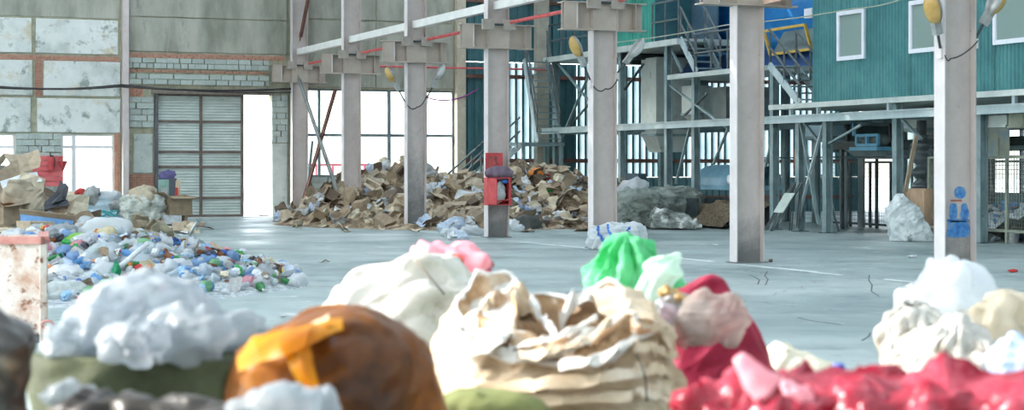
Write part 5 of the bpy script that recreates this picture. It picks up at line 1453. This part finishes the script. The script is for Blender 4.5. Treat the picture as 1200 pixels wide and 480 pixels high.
def mk_scrap(x, y, z):
    c = R.choice(list(SCR)+['white']*5+['pale blue']*4+['dark']*2); m = SCR[c]; lab = 'small '+c+' plastic wrapper '+sector_q(x, y)
    put('plastic_wrapper', R.choice(PA+CB), hq, x, y, m, lab, 'wrapper', lab, R.uniform(.06, .17), .05, .7)
def mk_bot(x, y, z):
    c, m = R.choice((('clear', bot_c), ('clear', bot_c), ('blue', bot_b), ('blue', bot_b), ('green', bot_g), ('brown', bot_a)))
    lab = 'crushed '+c+' plastic bottle '+sector_q(x, y); put_bottle(hq, x, y, R.uniform(.2, .34), m, c, lab, lab)
def mk_card(x, y, z):
    c, m = pick(PAP if R.random() < .6 else CARD); lab = 'torn '+c+' card scrap '+sector_q(x, y)
    put('card_scrap', R.choice(SH), hq, x, y, m, lab, 'card', lab, R.uniform(.1, .28), .05, .7)
scatter_plastic(290, mk_film); scatter_plastic(290, mk_scrap); scatter_plastic(190, mk_bot); scatter_plastic(130, mk_card)
CBL = [crumple_mesh(50+i, 30, 20, .3, (1, .8, .7), 1.6).mesh('film_bag', None, True) for i in range(4)]
def big_bag(label, p, q, d, s, m, k, sc=(1,.8,.75)):
    v = onD(p, q, d); v.z = max(v.z, hq(v.x, v.y)*.9, s*.2); o = piece('film_bag', CBL[k % 4], None, v, (.1*k, .07*k, k*1.3), tuple(s*c for c in sc), m); return props(o, label, 'bag')
big_bag('large white film bag on the crest of the plastic heap', 127, 271, 26.3, .72, FILM['white'], 0)
big_bag('long translucent bag left of the large white one on the crest', 102, 266, 27, .65, FILM['clear'], 1, (1.2,.6,.6))
big_bag('lime green bag on the left crest of the plastic heap', 95, 281, 25.8, .42, film('lime_film', (150,214,90), .1, .3, None, .4), 2, (1.2,.7,.6))
big_bag('translucent grey white bag in the middle of the plastic heap', 118, 302, 24.6, .62, FILM['clear'], 3, (1.2,.8,.8))
big_bag('pink net bag beside the rusty skip', 52, 302, 24.9, .5, FILM['pink'], 1, (.9,.8,1.1))
big_bag('round white bag with red print beside the rusty skip', 75, 322, 23.2, .42, FILM['white'], 2, (1.1,.9,.8))
big_bag('grey bag with faint print at the front foot of the plastic heap', 76, 350, 21.7, .48, mat('printed_grey_bag', [(150,160,160),(196,202,198)], 5, .5, spots=[((176,90,90),7,.7,.03),((90,120,170),6,.7,.03)]), 0, (1.2,.9,.9))
big_bag('small bright white bag near the foot of the white pole', 120, 318, 23.4, .4, FILM['white'], 3)
big_bag('bright blue crumpled bag on the right slope of the heap', 202, 316, 24, .34, FILM['blue'], 0)
big_bag('white and blue bag low on the right slope of the heap', 218, 330, 23.6, .32, film_w, 1)
big_bag('white triangular bag at the front of the heap', 186, 330, 23.2, .3, FILM['white'], 2)
big_bag('pale blue bag at the right end of the heap', 243, 322, 24.0, .3, FILM['blue'], 3)
big_bag('crumpled emerald green bottle bag under the white pole', 136, 319, 23.3, .26, film('emerald_film', (20,160,110), .1, .25, None, .35), 1, (.5,.5,1.3))
part('white_pole', MB().tube([onD(137, 315, 23.4), onD(173, 285, 24.2)], .035, 8), PAP['white'], None, True, loc=onD(155, 300, 23.8), label='white plastic pole sticking out of the plastic heap', cat='pole')
for p, q, m, lab in ((297, 333, bot_c, 'clear bottle with blue label at the tip of the plastic tail'), (311, 332, bot_b, 'bluish bottle at the very tip of the plastic tail'), (262, 341, bot_a, 'brown bottle at the front of the plastic tail')):
    v = onF(p, q); t = put_bottle(lambda a, b: 0, v.x, v.y, .36, m, '', lab, None, lift=.07); t.rotation_euler = (0, 0, .3)
for i in range(14):
    v = onF(R.uniform(255, 340), R.uniform(329, 338)); c, m = pick(SCR); lab = 'tiny '+c+' scrap on the floor beyond the plastic tail'
    o = piece('floor_scrap', R.choice(CB), None, v+Vector((0,0,.03)), (0,0,i), [R.uniform(.08,.16)]*3, m); props(o, lab, 'scrap', lab)
for i, (p, q, s) in enumerate(((335, 372, .16), (352, 369, .1), (343, 380, .09), (155, 325, .2), (380, 307, .25))):
    v = onF(p, q); o = piece('floor_scrap', SH[i], None, v+Vector((0,0,.02)), (0,0,i), (s,s*.6,s), CARD['dark brown'] if i > 2 else PAP['grey'])
    props(o, ('grey scrap on the bare floor above the orange sack', 'smaller grey scrap right of the one above the orange sack', 'tiny grey scrap just above the orange sack', 'dark scrap at the front of the plastic heap', 'dark flat scrap on the bare floor before the paper heap')[i], 'scrap')

# ---- rusty steel skip
rust = mat('rusty_cream_paint', [(190,182,172),(210,203,194),(198,188,178)], 3, .7, .25, 18, spots=[((176,144,124),2.2,.52,.16),((130,90,68),9,.56,.08)])
dk = 16.4
A, B = onF(-90, 400), onF(51, 401)
zt5 = EYE-(283-YH)/FPX*dk
sk = thing('steel_skip', 'rusty cream painted steel skip cut off by the left edge', 'skip', (A+B)/2)
n = B.normalized()*1.4
up = Vector((0, 0, 1))
part('front_plate', MB().quadbox(A+up*.1, B+up*.1, B+up*zt5, A+up*zt5, .04), rust, sk)
part('side_plate', MB().quadbox(B+up*.1, B+n+up*.1, B+n+up*zt5, B+up*zt5, .04), rust, sk)
part('rear_plate', MB().quadbox(A+n+up*.1, B+n+up*.1, B+n+up*zt5, A+n+up*zt5, .04), rust, sk)
part('bottom_plate', MB().quadbox(A+up*.08, B+up*.08, B+n+up*.08, A+n+up*.08, .04), rust, sk)
rim = mat('rusty_rim', [(170,110,100),(200,150,140)], 5, .7)
part('top_rim', MB().bar(A+up*zt5-FW*.03, B+up*zt5-FW*.03, .1, .07).bar(B+up*zt5, B+n+up*zt5, .1, .07), rim, sk)
part('corner_post', MB().bar(B+RT*.0-FW*.03, B-FW*.03+up*(zt5-.04), .12, .06, up=(1,0,0)), rust, sk)
part('base_runner', MB().bar(A+up*.04, B+up*.04, .1, .08), steel_dark, sk)
c = onD(55.5, 380.5, dk-.05)
part('ring_handle', MB().tube([c+RT*.055*math.cos(t*PI/7)+up*.04*math.sin(t*PI/7) for t in range(15)], .013, 6), rim, sk, True)

# scraps in the yard behind the open bay of the gate
for i, (p, q, s_, m) in enumerate(((296, 233, .8, film_w), (290, 242, .7, PAP['grey']), (304, 240, .5, redp), (312, 246, .7, film_w), (299, 222, .3, orangep))):
    v = onD(p, q, 64); o = piece('yard_scrap', CBs[i % 6], None, v, (0, 0, i), (s_, s_*.8, s_*.7), m)
    props(o, ('white film heap in the yard behind the open gate bay', 'grey bag low at the left of the open gate bay', 'red scrap low in the open gate bay', 'white bag low at the right of the open gate bay', 'orange scrap in the middle of the open gate bay')[i], 'scrap')
ym = heap_fn([(*onD(300, 240, 64.6).xy, 1.9, 2.2, 1.2)])
core('rubbish_mound', ym, onD(300, 240, 64.6).x-2.4, onD(300, 240, 64.6).x+2.4, onD(300, 240, 64.6).y-2.4, onD(300, 240, 64.6).y+2.4, .25, simple('pale_rubble', (214,210,204), .9), 'pale rubbish mound in the yard behind the open gate bay', 'rubbish mound', .9, .2)
# ================================================================ the big sacks and bags close to the camera
white_bag = mat('white_polypropylene', [(170,164,152),(202,198,189),(218,215,208)], 2.2, .75, .3, 14, spots=[((150,132,108),2.2,.55,.14),((112,104,96),6,.68,.06)], transl=.08)  # tan blotches are stains, strengthened to stand in for shaded cloth
beige_bag = mat('beige_polypropylene', [(160,136,108),(198,178,150),(220,208,190)], 2.0, .75, .2, 60, spots=[((140,110,80),2.8,.56,.14),((226,220,210),2.2,.6,.1),((104,84,66),6,.68,.06)], transl=.06)  # stains and tan deepened to carry the shaded flank in the colour
brown_lining = mat('brown_stained_lining', [(120,88,58),(168,136,102),(214,198,176)], 3, .8, .2, 40, spots=[((226,220,208),4,.6,.06)])
hem_m = mat('white_hem', [(214,212,208),(236,236,234)], 5, .7)
orange_shaded = mat('orange_film_shaded_tone', [(62,34,8),(128,74,12),(190,122,28)], 1.5, .4, .3, 9, transl=.25, spec=.4, spots=[((150,96,50),3,.66,.1)])  # darkened body tone, the shade of its front put into the colour
olive_m = mat('olive_woven', [(52,58,40),(74,80,56),(96,100,74)], 3, .75, .25, 60, transl=.05)
pink_m = mat('crimson_woven', [(128,20,50),(162,34,68),(184,58,92)], 2.6, .55, .2, 60, transl=.3, spec=.4)
green_m = mat('green_woven_film', [(60,176,110),(104,206,146),(160,226,186)], 2.2, .5, .2, 60, transl=.45)
red_film = mat('red_glossy_film', [(140,18,40),(170,36,60),(200,84,102)], 3.5, .25, .9, 7, transl=.3, spec=.7)
pinkish_film = film('pale_pink_film', (246,190,200), .12, .25, None, .45)
black_film = mat('dark_brown_film', [(26,23,21),(44,39,34),(66,58,50)], 2.6, .42, .1, 30, spec=.35)
clear_f = film('clear_crumpled_film', (208,214,218), .55, .12, None, .4)
milky_f = film('milky_film', (206,212,217), .5, .25, None, .45)
bright_f = film('bright_milky_film', (238,241,243), .25, .25, None, .45)
tanned_f = film('brownish_clear_film', (224,214,208), .68, .12, None, .4)

def fsack(name, label, rows, d, m, cat='sack', seed=1, amp=.03, f=1.6, nu=120, nv=84, stretch=(1,1,1), group=None, body='body', **k):
    b = loft(rows, d, seed=seed, amp=k.pop('lump', .05), nu=nu, nv=nv, oct=2, **k)
    fold(b, amp, seed, f, stretch=stretch)
    c = sum(b.V, Vector())/len(b.V); c.z = 0
    t = thing(name, label, cat, c, group)
    part(body, b, m, t, True)
    return t
def fq(d): return floor_q(d)+1
def film_lump(label, p, q, d, s, m, seed, sc=(1, .8, .7), amp=.12, rot=(0, 0, 0), name='plastic_bag', cat='bag', fr=1.5, zmin=None):
    b = crumple_mesh(seed, 64, 44, .22, sc, fr)
    fold(b, amp*1.25, seed, 1.05, 5, .4, ground=False)
    v = onD(p, q, d)
    o = bpy.data.objects.new(name, b.mesh(name, None, True, m)); COL.objects.link(o)
    o.location = v; o.scale = (s, s, s); o.rotation_euler = (rot[0], rot[1], rot[2]-YAW)
    WL[o.name] = v
    return props(o, label, cat)

# ---- the open beige sack in the middle
D0 = 8.6
c0 = onD(652, 400, D0); c0.z = 0
ctl = [(0, .93, 1.0), (28, .98, .98), (58, 1.07, .9), (80, 1.0, .86), (100, 1.02, .88), (118, 1.12, .92), (140, 1.15, .95), (165, 1.02, 1.02), (200, .90, 1.05), (235, .80, 1.05), (268, .755, 1.02), (300, .80, .99), (330, .88, .98)]
def per(t, k):
    t %= 360
    for i in range(len(ctl)):
        a, b_ = ctl[i], ctl[(i+1) % len(ctl)]
        lo, hi = a[0], b_[0]+(360 if i == len(ctl)-1 else 0)
        if lo <= t <= hi:
            u = (t-lo)/(hi-lo); u = u*u*(3-2*u); return a[k]+(b_[k]-a[k])*u
    return ctl[0][k]
RX0, RY0 = .585, .52
def ring0(t, r, z):
    e = 2/2.5; c, s = math.cos(t), math.sin(t)
    return c0+RT*(RX0*r*math.copysign(abs(c)**e, c))+FW*(RY0*r*math.copysign(abs(s)**e, s))+Vector((0, 0, z))
def rimw(t): return .045*math.sin(7*t+1)*(.4+.6*abs(math.sin(t*1.5)))+.03*math.sin(13*t)
def outer0(u, v):
    t = 2*PI*u; dg = math.degrees(t); h = per(dg, 1)+.4*rimw(t)*v; rf = per(dg, 2)
    z = h*v
    bulge = .93+.12*math.sin(PI*min(1, v*1.05))**.8
    r = bulge*(1+(rf-1)*v)*(1-.09*v**6)
    r += rimw(t)*v**5*.9
    # horizontal buckles on the right flank, where the cloth slumps
    r += .04*max(0, math.cos(t-.0))*math.sin(z*24+3*noise.noise(Vector((t, z*3, 1))))*(v > .1)
    r += .032*max(0, -math.sin(t))*math.sin(z*19+5*noise.noise(Vector((t*1.5, z*2, 4))))
    return ring0(t, r, z)
t0 = thing('bulk_sack', 'big open beige sack with slumped white hem, in the middle of the front row', 'sack', c0)
b = MB().grid(outer0, 190, 90, True); fold(b, .05, 3, 2.3, 8, .7, stretch=(.8,.8,1.5))
rimpts = [b.V[89*190+i].copy() for i in range(190)]
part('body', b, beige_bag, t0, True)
def lin0(u, v):
    t = 2*PI*u; i = int(round(u*190)) % 190; P0 = rimpts[i]
    inner = c0+Vector((0, 0, .82))+(P0-c0-Vector((0, 0, P0.z)))*.3
    P = P0.lerp(inner, v)
    P.z = P0.z+(inner.z-P0.z)*(v**.6)
    q = crumple(P, 5, 2.2, 7, .5)
    P.z += .07*q*math.sin(PI*min(1, v*.9)); P += (P-c0).normalized()*.03*q*v*(1-v)*2
    return P
b = MB().grid(lin0, 190, 26, True); n0 = 25*190; b.V.append(sum((b.V[n0+i] for i in range(190)), Vector())/190)
b.F += [(n0+i, n0+(i+1) % 190, len(b.V)-1) for i in range(190)]
for i in range(len(b.F)): b.F[i] = b.F[i][::-1]
part('lining', b, brown_lining, t0, True)
hp_ = [p+Vector((0, 0, .006)) for p in rimpts[::2]]; hp_.append(hp_[0])
part('hem', MB().tube(hp_, [.010+.005*math.sin(i*.9) for i in range(len(hp_))], 8), hem_m, t0, True)
# folds of cloth lying across the mouth of the sack
def flap(pts, w, seed, m, up=.05, name='fold'):
    P = [onD(p, q, d) for p, q, d in pts]; n = len(P)-1
    def f(u, v):
        x = u*n; i = min(n-1, int(x)); k = x-i; k = k*k*(3-2*k)
        p = P[i].lerp(P[i+1], k)
        a = (v-.5)*2
        o = Vector((0, 0, 1))*(-abs(a)**1.6*w*.8)+FW*(a*w*(1.0))
        return p+o+Vector((0, 0, up*noise.noise(Vector((u*7, v*2, seed)))))
    b = MB().grid(f, 60, 15)
    fold(b, .012, seed, 4)
    part(name, b, m, t0, True)
flap([(560,362,8.45),(600,385,8.3),(640,398,8.25),(690,390,8.3),(740,372,8.35)], .1, 2, brown_lining, .05)
flap([(548,395,8.25),(600,412,8.12),(655,408,8.1),(700,385,8.15),(738,352,8.3)], .05, 3, white_bag, .05)
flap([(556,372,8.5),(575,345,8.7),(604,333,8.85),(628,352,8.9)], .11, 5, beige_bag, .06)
flap([(655,362,8.7),(672,342,8.85),(705,336,8.9),(735,345,8.85),(752,372,8.7)], .1, 7, white_bag, .07)
flap([(600,338,8.7),(606,362,8.5),(598,390,8.35)], .07, 11, brown_lining, .04)
flap([(622,345,8.75),(640,372,8.55),(655,392,8.4)], .06, 13, hem_m, .04)
# long slumped folds across the front and the right flank
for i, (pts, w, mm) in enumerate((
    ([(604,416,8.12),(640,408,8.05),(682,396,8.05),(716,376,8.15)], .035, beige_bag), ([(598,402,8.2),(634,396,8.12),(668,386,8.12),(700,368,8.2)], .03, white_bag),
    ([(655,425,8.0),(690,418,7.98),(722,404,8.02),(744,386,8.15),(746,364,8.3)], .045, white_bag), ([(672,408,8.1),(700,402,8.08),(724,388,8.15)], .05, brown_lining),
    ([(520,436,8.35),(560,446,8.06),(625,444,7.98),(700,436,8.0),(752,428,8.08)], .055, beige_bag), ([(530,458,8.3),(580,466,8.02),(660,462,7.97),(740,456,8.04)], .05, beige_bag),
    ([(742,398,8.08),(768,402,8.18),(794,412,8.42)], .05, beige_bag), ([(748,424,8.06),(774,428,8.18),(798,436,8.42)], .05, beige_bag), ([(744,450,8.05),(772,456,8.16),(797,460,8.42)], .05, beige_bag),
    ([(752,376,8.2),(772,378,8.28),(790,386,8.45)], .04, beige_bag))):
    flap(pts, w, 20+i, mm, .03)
def cloth(edge_a, edge_b, seed, m, par, name='fold', amp=.02, nu=40, nv=18):
    # a single layer of cloth hanging between two edges
    A = [onD(*p) for p in edge_a]; B = [onD(*p) for p in edge_b]
    def along(P, u):
        x = u*(len(P)-1); i = min(len(P)-2, int(x)); k = x-i; k = k*k*(3-2*k); return P[i].lerp(P[i+1], k)
    b = MB().grid(lambda u, v: along(A, u).lerp(along(B, u), v)-FW*.03*math.sin(PI*v), nu, nv)
    fold(b, amp, seed, 2.2, 6); part(name, b, m, par, True)
cloth([(528,392,8.6),(546,360,8.75),(576,338,8.9),(606,327,8.95)], [(530,425,8.05),(562,416,8.02),(588,406,8.1),(602,388,8.3)], 4, white_bag, t0, amp=.03)  # whiter cloth on the left, the sunlit side put into its colour
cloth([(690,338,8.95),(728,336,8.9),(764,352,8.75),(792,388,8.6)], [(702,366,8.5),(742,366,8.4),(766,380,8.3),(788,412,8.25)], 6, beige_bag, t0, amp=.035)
dc = [onD(745, 415, 8.02), onD(752, 428, 8.0), onD(757, 445, 8.0), onD(758, 470, 8.02)]
part('seam_cord', MB().tube(dc, .005, 6), dark_cable, t0, True)

# ---- full white sack behind it, leaning, with a pink bag sticking out of its mouth
D1 = 10.6
t = fsack('woven_sack', 'tall full white sack leaning back, left of the open beige sack', [(294,488,498),(299,474,518),(310,452,536),(325,430,556),(345,408,570),(365,386,578),(390,376,584),(430,372,588),(fq(D1),378,580)], D1, white_bag, seed=6, amp=.055, f=1.9, ratio=.72, lump=.08, nu=140, nv=100)
part('seam', MB().tube([onD(487, 305, D1-.35), onD(498, 318, D1-.42), onD(512, 334, D1-.45), onD(521, 345, D1-.45)], .006, 6), simple('seam_brown', (120,110,100), .8), t, True)
film_lump('pale pink film bag sticking up behind the tall white sack', 532, 306, 11.1, .42, pinkish_film, 61, (1.2, .6, .5), .14, (0, .12, 0))
film_lump('deeper pink bag hanging down behind the right shoulder of the tall white sack', 551, 330, 11.1, .3, film('rose_film', (236,120,146), .1, .25, None, .4), 62, (.7, .6, 1.1), .14)
film_lump('little salmon red scrap showing inside the pale pink film bag', 534, 312, 10.75, .12, simple('salmon_film', (236,110,96), .4), 63, (.8, .6, 1.1), .12, name='plastic_scrap', cat='plastic')

# ---- orange sack with a white bag before it
D2 = 6.7
t = fsack('woven_sack', 'translucent orange sack in the front row, left of the open beige sack', [(366,398,424),(374,370,440),(386,330,456),(400,298,472),(412,280,484),(430,276,500),(455,275,514),(480,274,524),(560,278,534),(fq(D2),290,526)], D2, orange_shaded, seed=8, amp=.04, f=1.5, ratio=.8, lump=.06, nu=140, nv=100)
orange_sunlit = mat('orange_film_sunlit_tone', [(190,112,14),(226,158,30),(238,184,60)], 3, .4, .1, 50, transl=.6, spots=[((150,84,20),3,.58,.1)])  # brighter copy of the sack film, its sunlit glow put into the colour
cloth([(279,410,6.45),(300,397,6.35),(330,387,6.3),(365,379,6.3),(402,368,6.5)], [(280,436,6.22),(305,424,6.15),(333,418,6.1),(358,408,6.13),(402,384,6.3)], 4, orange_sunlit, t)
cloth([(328,398,6.2),(345,404,6.13),(362,398,6.15)], [(348,452,6.08),(364,458,6.05),(382,466,6.08)], 6, orange_sunlit, t)
cloth([(330,389,6.6),(352,378,6.6),(385,370,6.6)], [(334,394,6.28),(356,386,6.28),(388,376,6.3)], 8, mat('tan_film', [(176,140,104),(206,176,140)], 3, .5), t)
film_lump('crumpled clear white bag in front of the orange sack', 333, 492, 5.7, .27, clear_f, 65, (1, .8, .85), .14)
film_lump('small clear bag neck at the right of the one in front of the orange sack', 383, 474, 5.7, .11, clear_f, 66, (.7, .7, 1.2), .14)

# ---- olive sack full of white film at the left
D3 = 7.0
t = fsack('woven_sack', 'wide dark olive sack overflowing with white film, at the lower left', [(416,60,290),(424,54,297),(445,50,300),(480,48,302),(560,52,300),(fq(D3),60,292)], D3, olive_m, seed=10, amp=.025, f=1.6, ratio=.55, lump=.06, sqr=3.2)
WB = [(170, 372, 7.2, .52, (1.0,.8,.8), milky_f, 'biggest white film bag heaped on the olive sack'), (122, 385, 7.0, .4, (1,.8,.75), milky_f, 'white film bag on the left of the heap over the olive sack'), (132, 355, 7.5, .32, (1,.8,.8), milky_f, 'small white film bag at the top left of the heap over the olive sack'),
      (218, 366, 7.4, .36, (.9,.7,.8), milky_f, 'upright white film bag at the top right of the heap over the olive sack'), (205, 402, 6.9, .42, (1.2,.7,.6), clear_f, 'clear film bag in the middle of the heap over the olive sack'), (262, 396, 7.1, .36, (1.2,.7,.55), clear_f, 'clear film bag sagging at the right end of the olive sack'),
      (88, 404, 6.9, .28, (1,.7,.7), clear_f, 'clear film bag hanging at the left end of the olive sack'), (158, 408, 6.75, .4, (1.4,.7,.5), milky_f, 'flat white film bag along the mouth of the olive sack'), (270, 378, 7.6, .26, (1.3,.7,.5), milky_f, 'little white film bag beside the orange sack')]
for i, (p, q, d, s, sc, m, lab) in enumerate(WB): film_lump(lab, p, q+2+(380-q)*.3, d, s*.85, m, 70+i, sc, .13, (0, 0, i*.7))
film_lump('crumpled dark brown film bag in front of the olive sack, left one', 128, 498, 5.9, .34, black_film, 81, (1.3, .8, .6), .12)
film_lump('crumpled dark brown film bag in front of the olive sack, right one', 205, 500, 5.8, .36, mat('grey_brown_film', [(44,40,35),(70,64,57)], 3, .42, spec=.35), 82, (1.4, .8, .5), .12)
film_lump('glossy clear scrap lying on the dark film at the lower left', 80, 462, 6.0, .14, clear_f, 83, (1.3, .8, .6), .14, name='plastic_scrap', cat='plastic')

# ---- dark bag cut off by the left edge
D4 = 6.2
t = fsack('rubbish_bag', 'glossy dark brown rubbish bag cut off by the left edge', [(350,-40,-4),(362,-60,10),(385,-75,24),(410,-82,30),(440,-84,26),(480,-86,18),(fq(D4),-80,8)], D4, mat('dark_and_tan_film', [(30,27,25),(56,49,42),(176,158,132)], 1.6, .35, .3, 8, stretch=(1,1,2.2), stops=[.42,.56,.7], spec=.7), 'bag', seed=12, amp=.05, f=1.7, ratio=.8, lump=.06)

# ---- green sack and crimson sack right of the beige one
D5 = 10.2
t = fsack('woven_sack', 'bright green sack tip rising behind the open beige sack', [(277,728,738),(284,716,750),(296,706,762),(315,698,776),(335,694,786),(365,690,796),(fq(D5),694,790)], D5, green_m, seed=14, amp=.05, f=2.2, ratio=.8, lump=.05, pleat=.08, npl=12)
film_lump('milky film hanging between the green and the crimson sack', 774, 328, 9.7, .25, film('greenish_milky_film', (214,234,224), .15, .25, None, .4), 85, (.7, .5, 1.2), .14, (0, .5, 0))
D6 = 9.3
t = fsack('woven_sack', 'crimson sack with a peaked top, right of the open beige sack', [(320,826,838),(326,806,848),(340,775,858),(358,772,870),(380,774,882),(410,778,896),(445,782,908),(480,784,918),(fq(D6),790,916)], D6, pink_m, seed=16, amp=.03, f=1.6, ratio=.75, lump=.05, sqr=2.8)
film_lump('brownish clear film bulging out of the mouth of the crimson sack', 834, 374, 8.75, .3, tanned_f, 87, (1.15, .5, .75), .13)
film_lump('second clear film bulge at the lower left of the crimson sack mouth', 808, 390, 8.75, .16, tanned_f, 84, (1.1, .6, .8), .14)
film_lump('clear film wad on top of the bulging film of the crimson sack', 800, 362, 9.0, .2, clear_f, 88, (1.2, .6, .7), .14)
film_lump('small yellow brown scrap at the mouth of the crimson sack', 794, 350, 9.0, .14, simple('ochre_scrap', (196,160,104), .5), 89, (1.3, .6, .5), .14, (0, .4, 0), name='plastic_scrap', cat='plastic')

# ---- red film bags along the lower right edge
D7 = 5.9
t = fsack('film_bag', 'glossy red film bag in the lower right, left half of the red row', [(448,905,955),(454,882,1000),(461,864,1030),(470,852,1045),(480,842,1052),(560,846,1050),(fq(D7),850,1046)], D7, red_film, 'bag', seed=18, amp=.085, f=3.6, ratio=.6, lump=.14)
def horn(p, q, p2, q2, d, r):
    a, c = onD(p2, q2, d), onD(p, q, d); part('twisted_corner', fold(MB().tube([a.lerp(c, k/9) for k in range(10)], [r*(1-k/10.5)+.012 for k in range(10)], 14), .01, 5, 6), pinkish_film, t, True)
horn(864, 419, 900, 458, 5.75, .055)
D8 = 5.7
t = fsack('film_bag', 'glossy red film bag in the lower right corner, right half of the red row', [(455,1062,1160),(461,1040,1186),(468,1016,1206),(477,1004,1222),(490,998,1232),(560,1002,1230),(fq(D8),1008,1226)], D8, red_film, 'bag', seed=19, amp=.085, f=3.5, ratio=.55, lump=.14)
film_lump('pale pink highlight lump on the left half of the red row', 935, 458, 5.6, .075, pinkish_film, 90, (1.4,.6,.6), .14, (0, .3, 0), 'film_highlight', 'plastic')  # pale lump added as a highlight on the red film
# ---- white sacks at the right
D9 = 8.6
t = fsack('woven_sack', 'white sack with a gathered peak, behind the red bags at the right', [(369,1112,1124),(376,1104,1130),(390,1090,1146),(405,1072,1160),(425,1050,1174),(445,1040,1184),(480,1034,1190),(fq(D9),1040,1186)], D9, white_bag, seed=22, amp=.05, f=2.6, ratio=.85, lump=.05, pleat=.025, npl=22, stretch=(1.4,1.4,.6))
D10 = 9.6
t = fsack('woven_sack', 'small dirty white sack left of the gathered white sack', [(364,1060,1076),(372,1050,1090),(390,1044,1100),(415,1040,1106),(450,1038,1108),(fq(D10),1042,1104)], D10, white_bag, seed=24, amp=.05, f=2.6, ratio=.9, lump=.06, pleat=.025, npl=16, stretch=(1.4,1.4,.6))
film_lump('big milky white film bag rising behind the gathered white sack', 1112, 366, 10.2, .5, bright_f, 95, (1.15, .8, 1.05), .12, (0, .3, 0))
film_lump('milky film bag peak at the top of the white pile on the right', 1128, 350, 10.3, .36, bright_f, 96, (.9, .8, 1.0), .12)
film_lump('crumpled beige film bag at the right edge behind the white sack', 1178, 388, 9.6, .42, film('straw_clear_film', (226,216,196), .2, .15, None, .4), 97, (1, .8, .95), .14)
t = fsack('woven_sack', 'pale sack under the crumpled beige film at the right edge', [(405,1150,1215),(415,1140,1230),(440,1138,1236),(fq(9.9),1142,1232)], 9.9, white_bag, seed=26, amp=.03, f=2.0, ratio=.7)
film_lump('pale blue film bag at the right edge above the red row', 1192, 432, 8.2, .26, film('pale_blue_film', (206,220,240), .1, .25, None, .4), 98, (.9, .8, 1.1), .13)
# ---- low cream sack between the crimson sack and the white ones, green sack foot below the beige one
t = fsack('woven_sack', 'low cream sack on the floor right of the crimson sack', [(404,908,925),(410,900,942),(422,894,962),(436,890,978),(fq(9.8),892,972)], 9.8, mat('cream_woven', [(206,200,176),(228,224,206)], 3, .75, .2, 50), seed=28, amp=.035, f=2.1, ratio=.8)
b = thing('plastic_bottle', 'small white bottle with a blue cap peeping over the red row', 'bottle', onD(983, 440, 6.6))
v = onD(983, 446, 6.4)
part('body', MB().lathe([(.02,-.2),(.04,-.19),(.042,0),(.03,.02),(.015,.03)], 12, v), simple('bottle_white', (232,234,236), .4), b, True)
part('bottle_cap', MB().lathe([(.016,.028),(.022,.03),(.022,.06),(.018,.064)], 12, v), simple('cap_blue', (40,96,190)), b, True)
t = fsack('woven_sack', 'low olive green sack squeezed under the front of the open beige sack', [(458,540,575),(464,524,600),(474,516,628),(490,512,640),(fq(7.2),520,636)], 7.2, mat('moss_woven', [(98,104,56),(132,136,84)], 3, .75, .2, 50), seed=30, amp=.03, f=2, ratio=.6)

# ---- things that still share a label: where only two or three do, say which one by its place among them
by = {}
for o in COL.objects:
    if o.parent is None and o.get('group') and o.get('label') == o.get('group'): by.setdefault(o['label'], []).append(o)
for lab, os_ in by.items():
    W = {2: ('leftmost', 'rightmost'), 3: ('leftmost', 'middle', 'rightmost'), 4: ('leftmost', 'second from left', 'second from right', 'rightmost'),
         5: ('leftmost', 'second from left', 'middle', 'second from right', 'rightmost'),
         6: ('leftmost', 'second from left', 'third from left', 'third from right', 'second from right', 'rightmost'),
         7: ('leftmost', 'second from left', 'third from left', 'middle', 'third from right', 'second from right', 'rightmost')}.get(len(os_))
    if W and len(lab.split())+(1 if len(W) < 4 else 3) <= 16:
        os_.sort(key=lambda o: px_of(o.location.x, o.location.y))
        for o, w in zip(os_, W): o['label'] = w+' '+lab
    elif len(os_) == 1: del os_[0]['group']
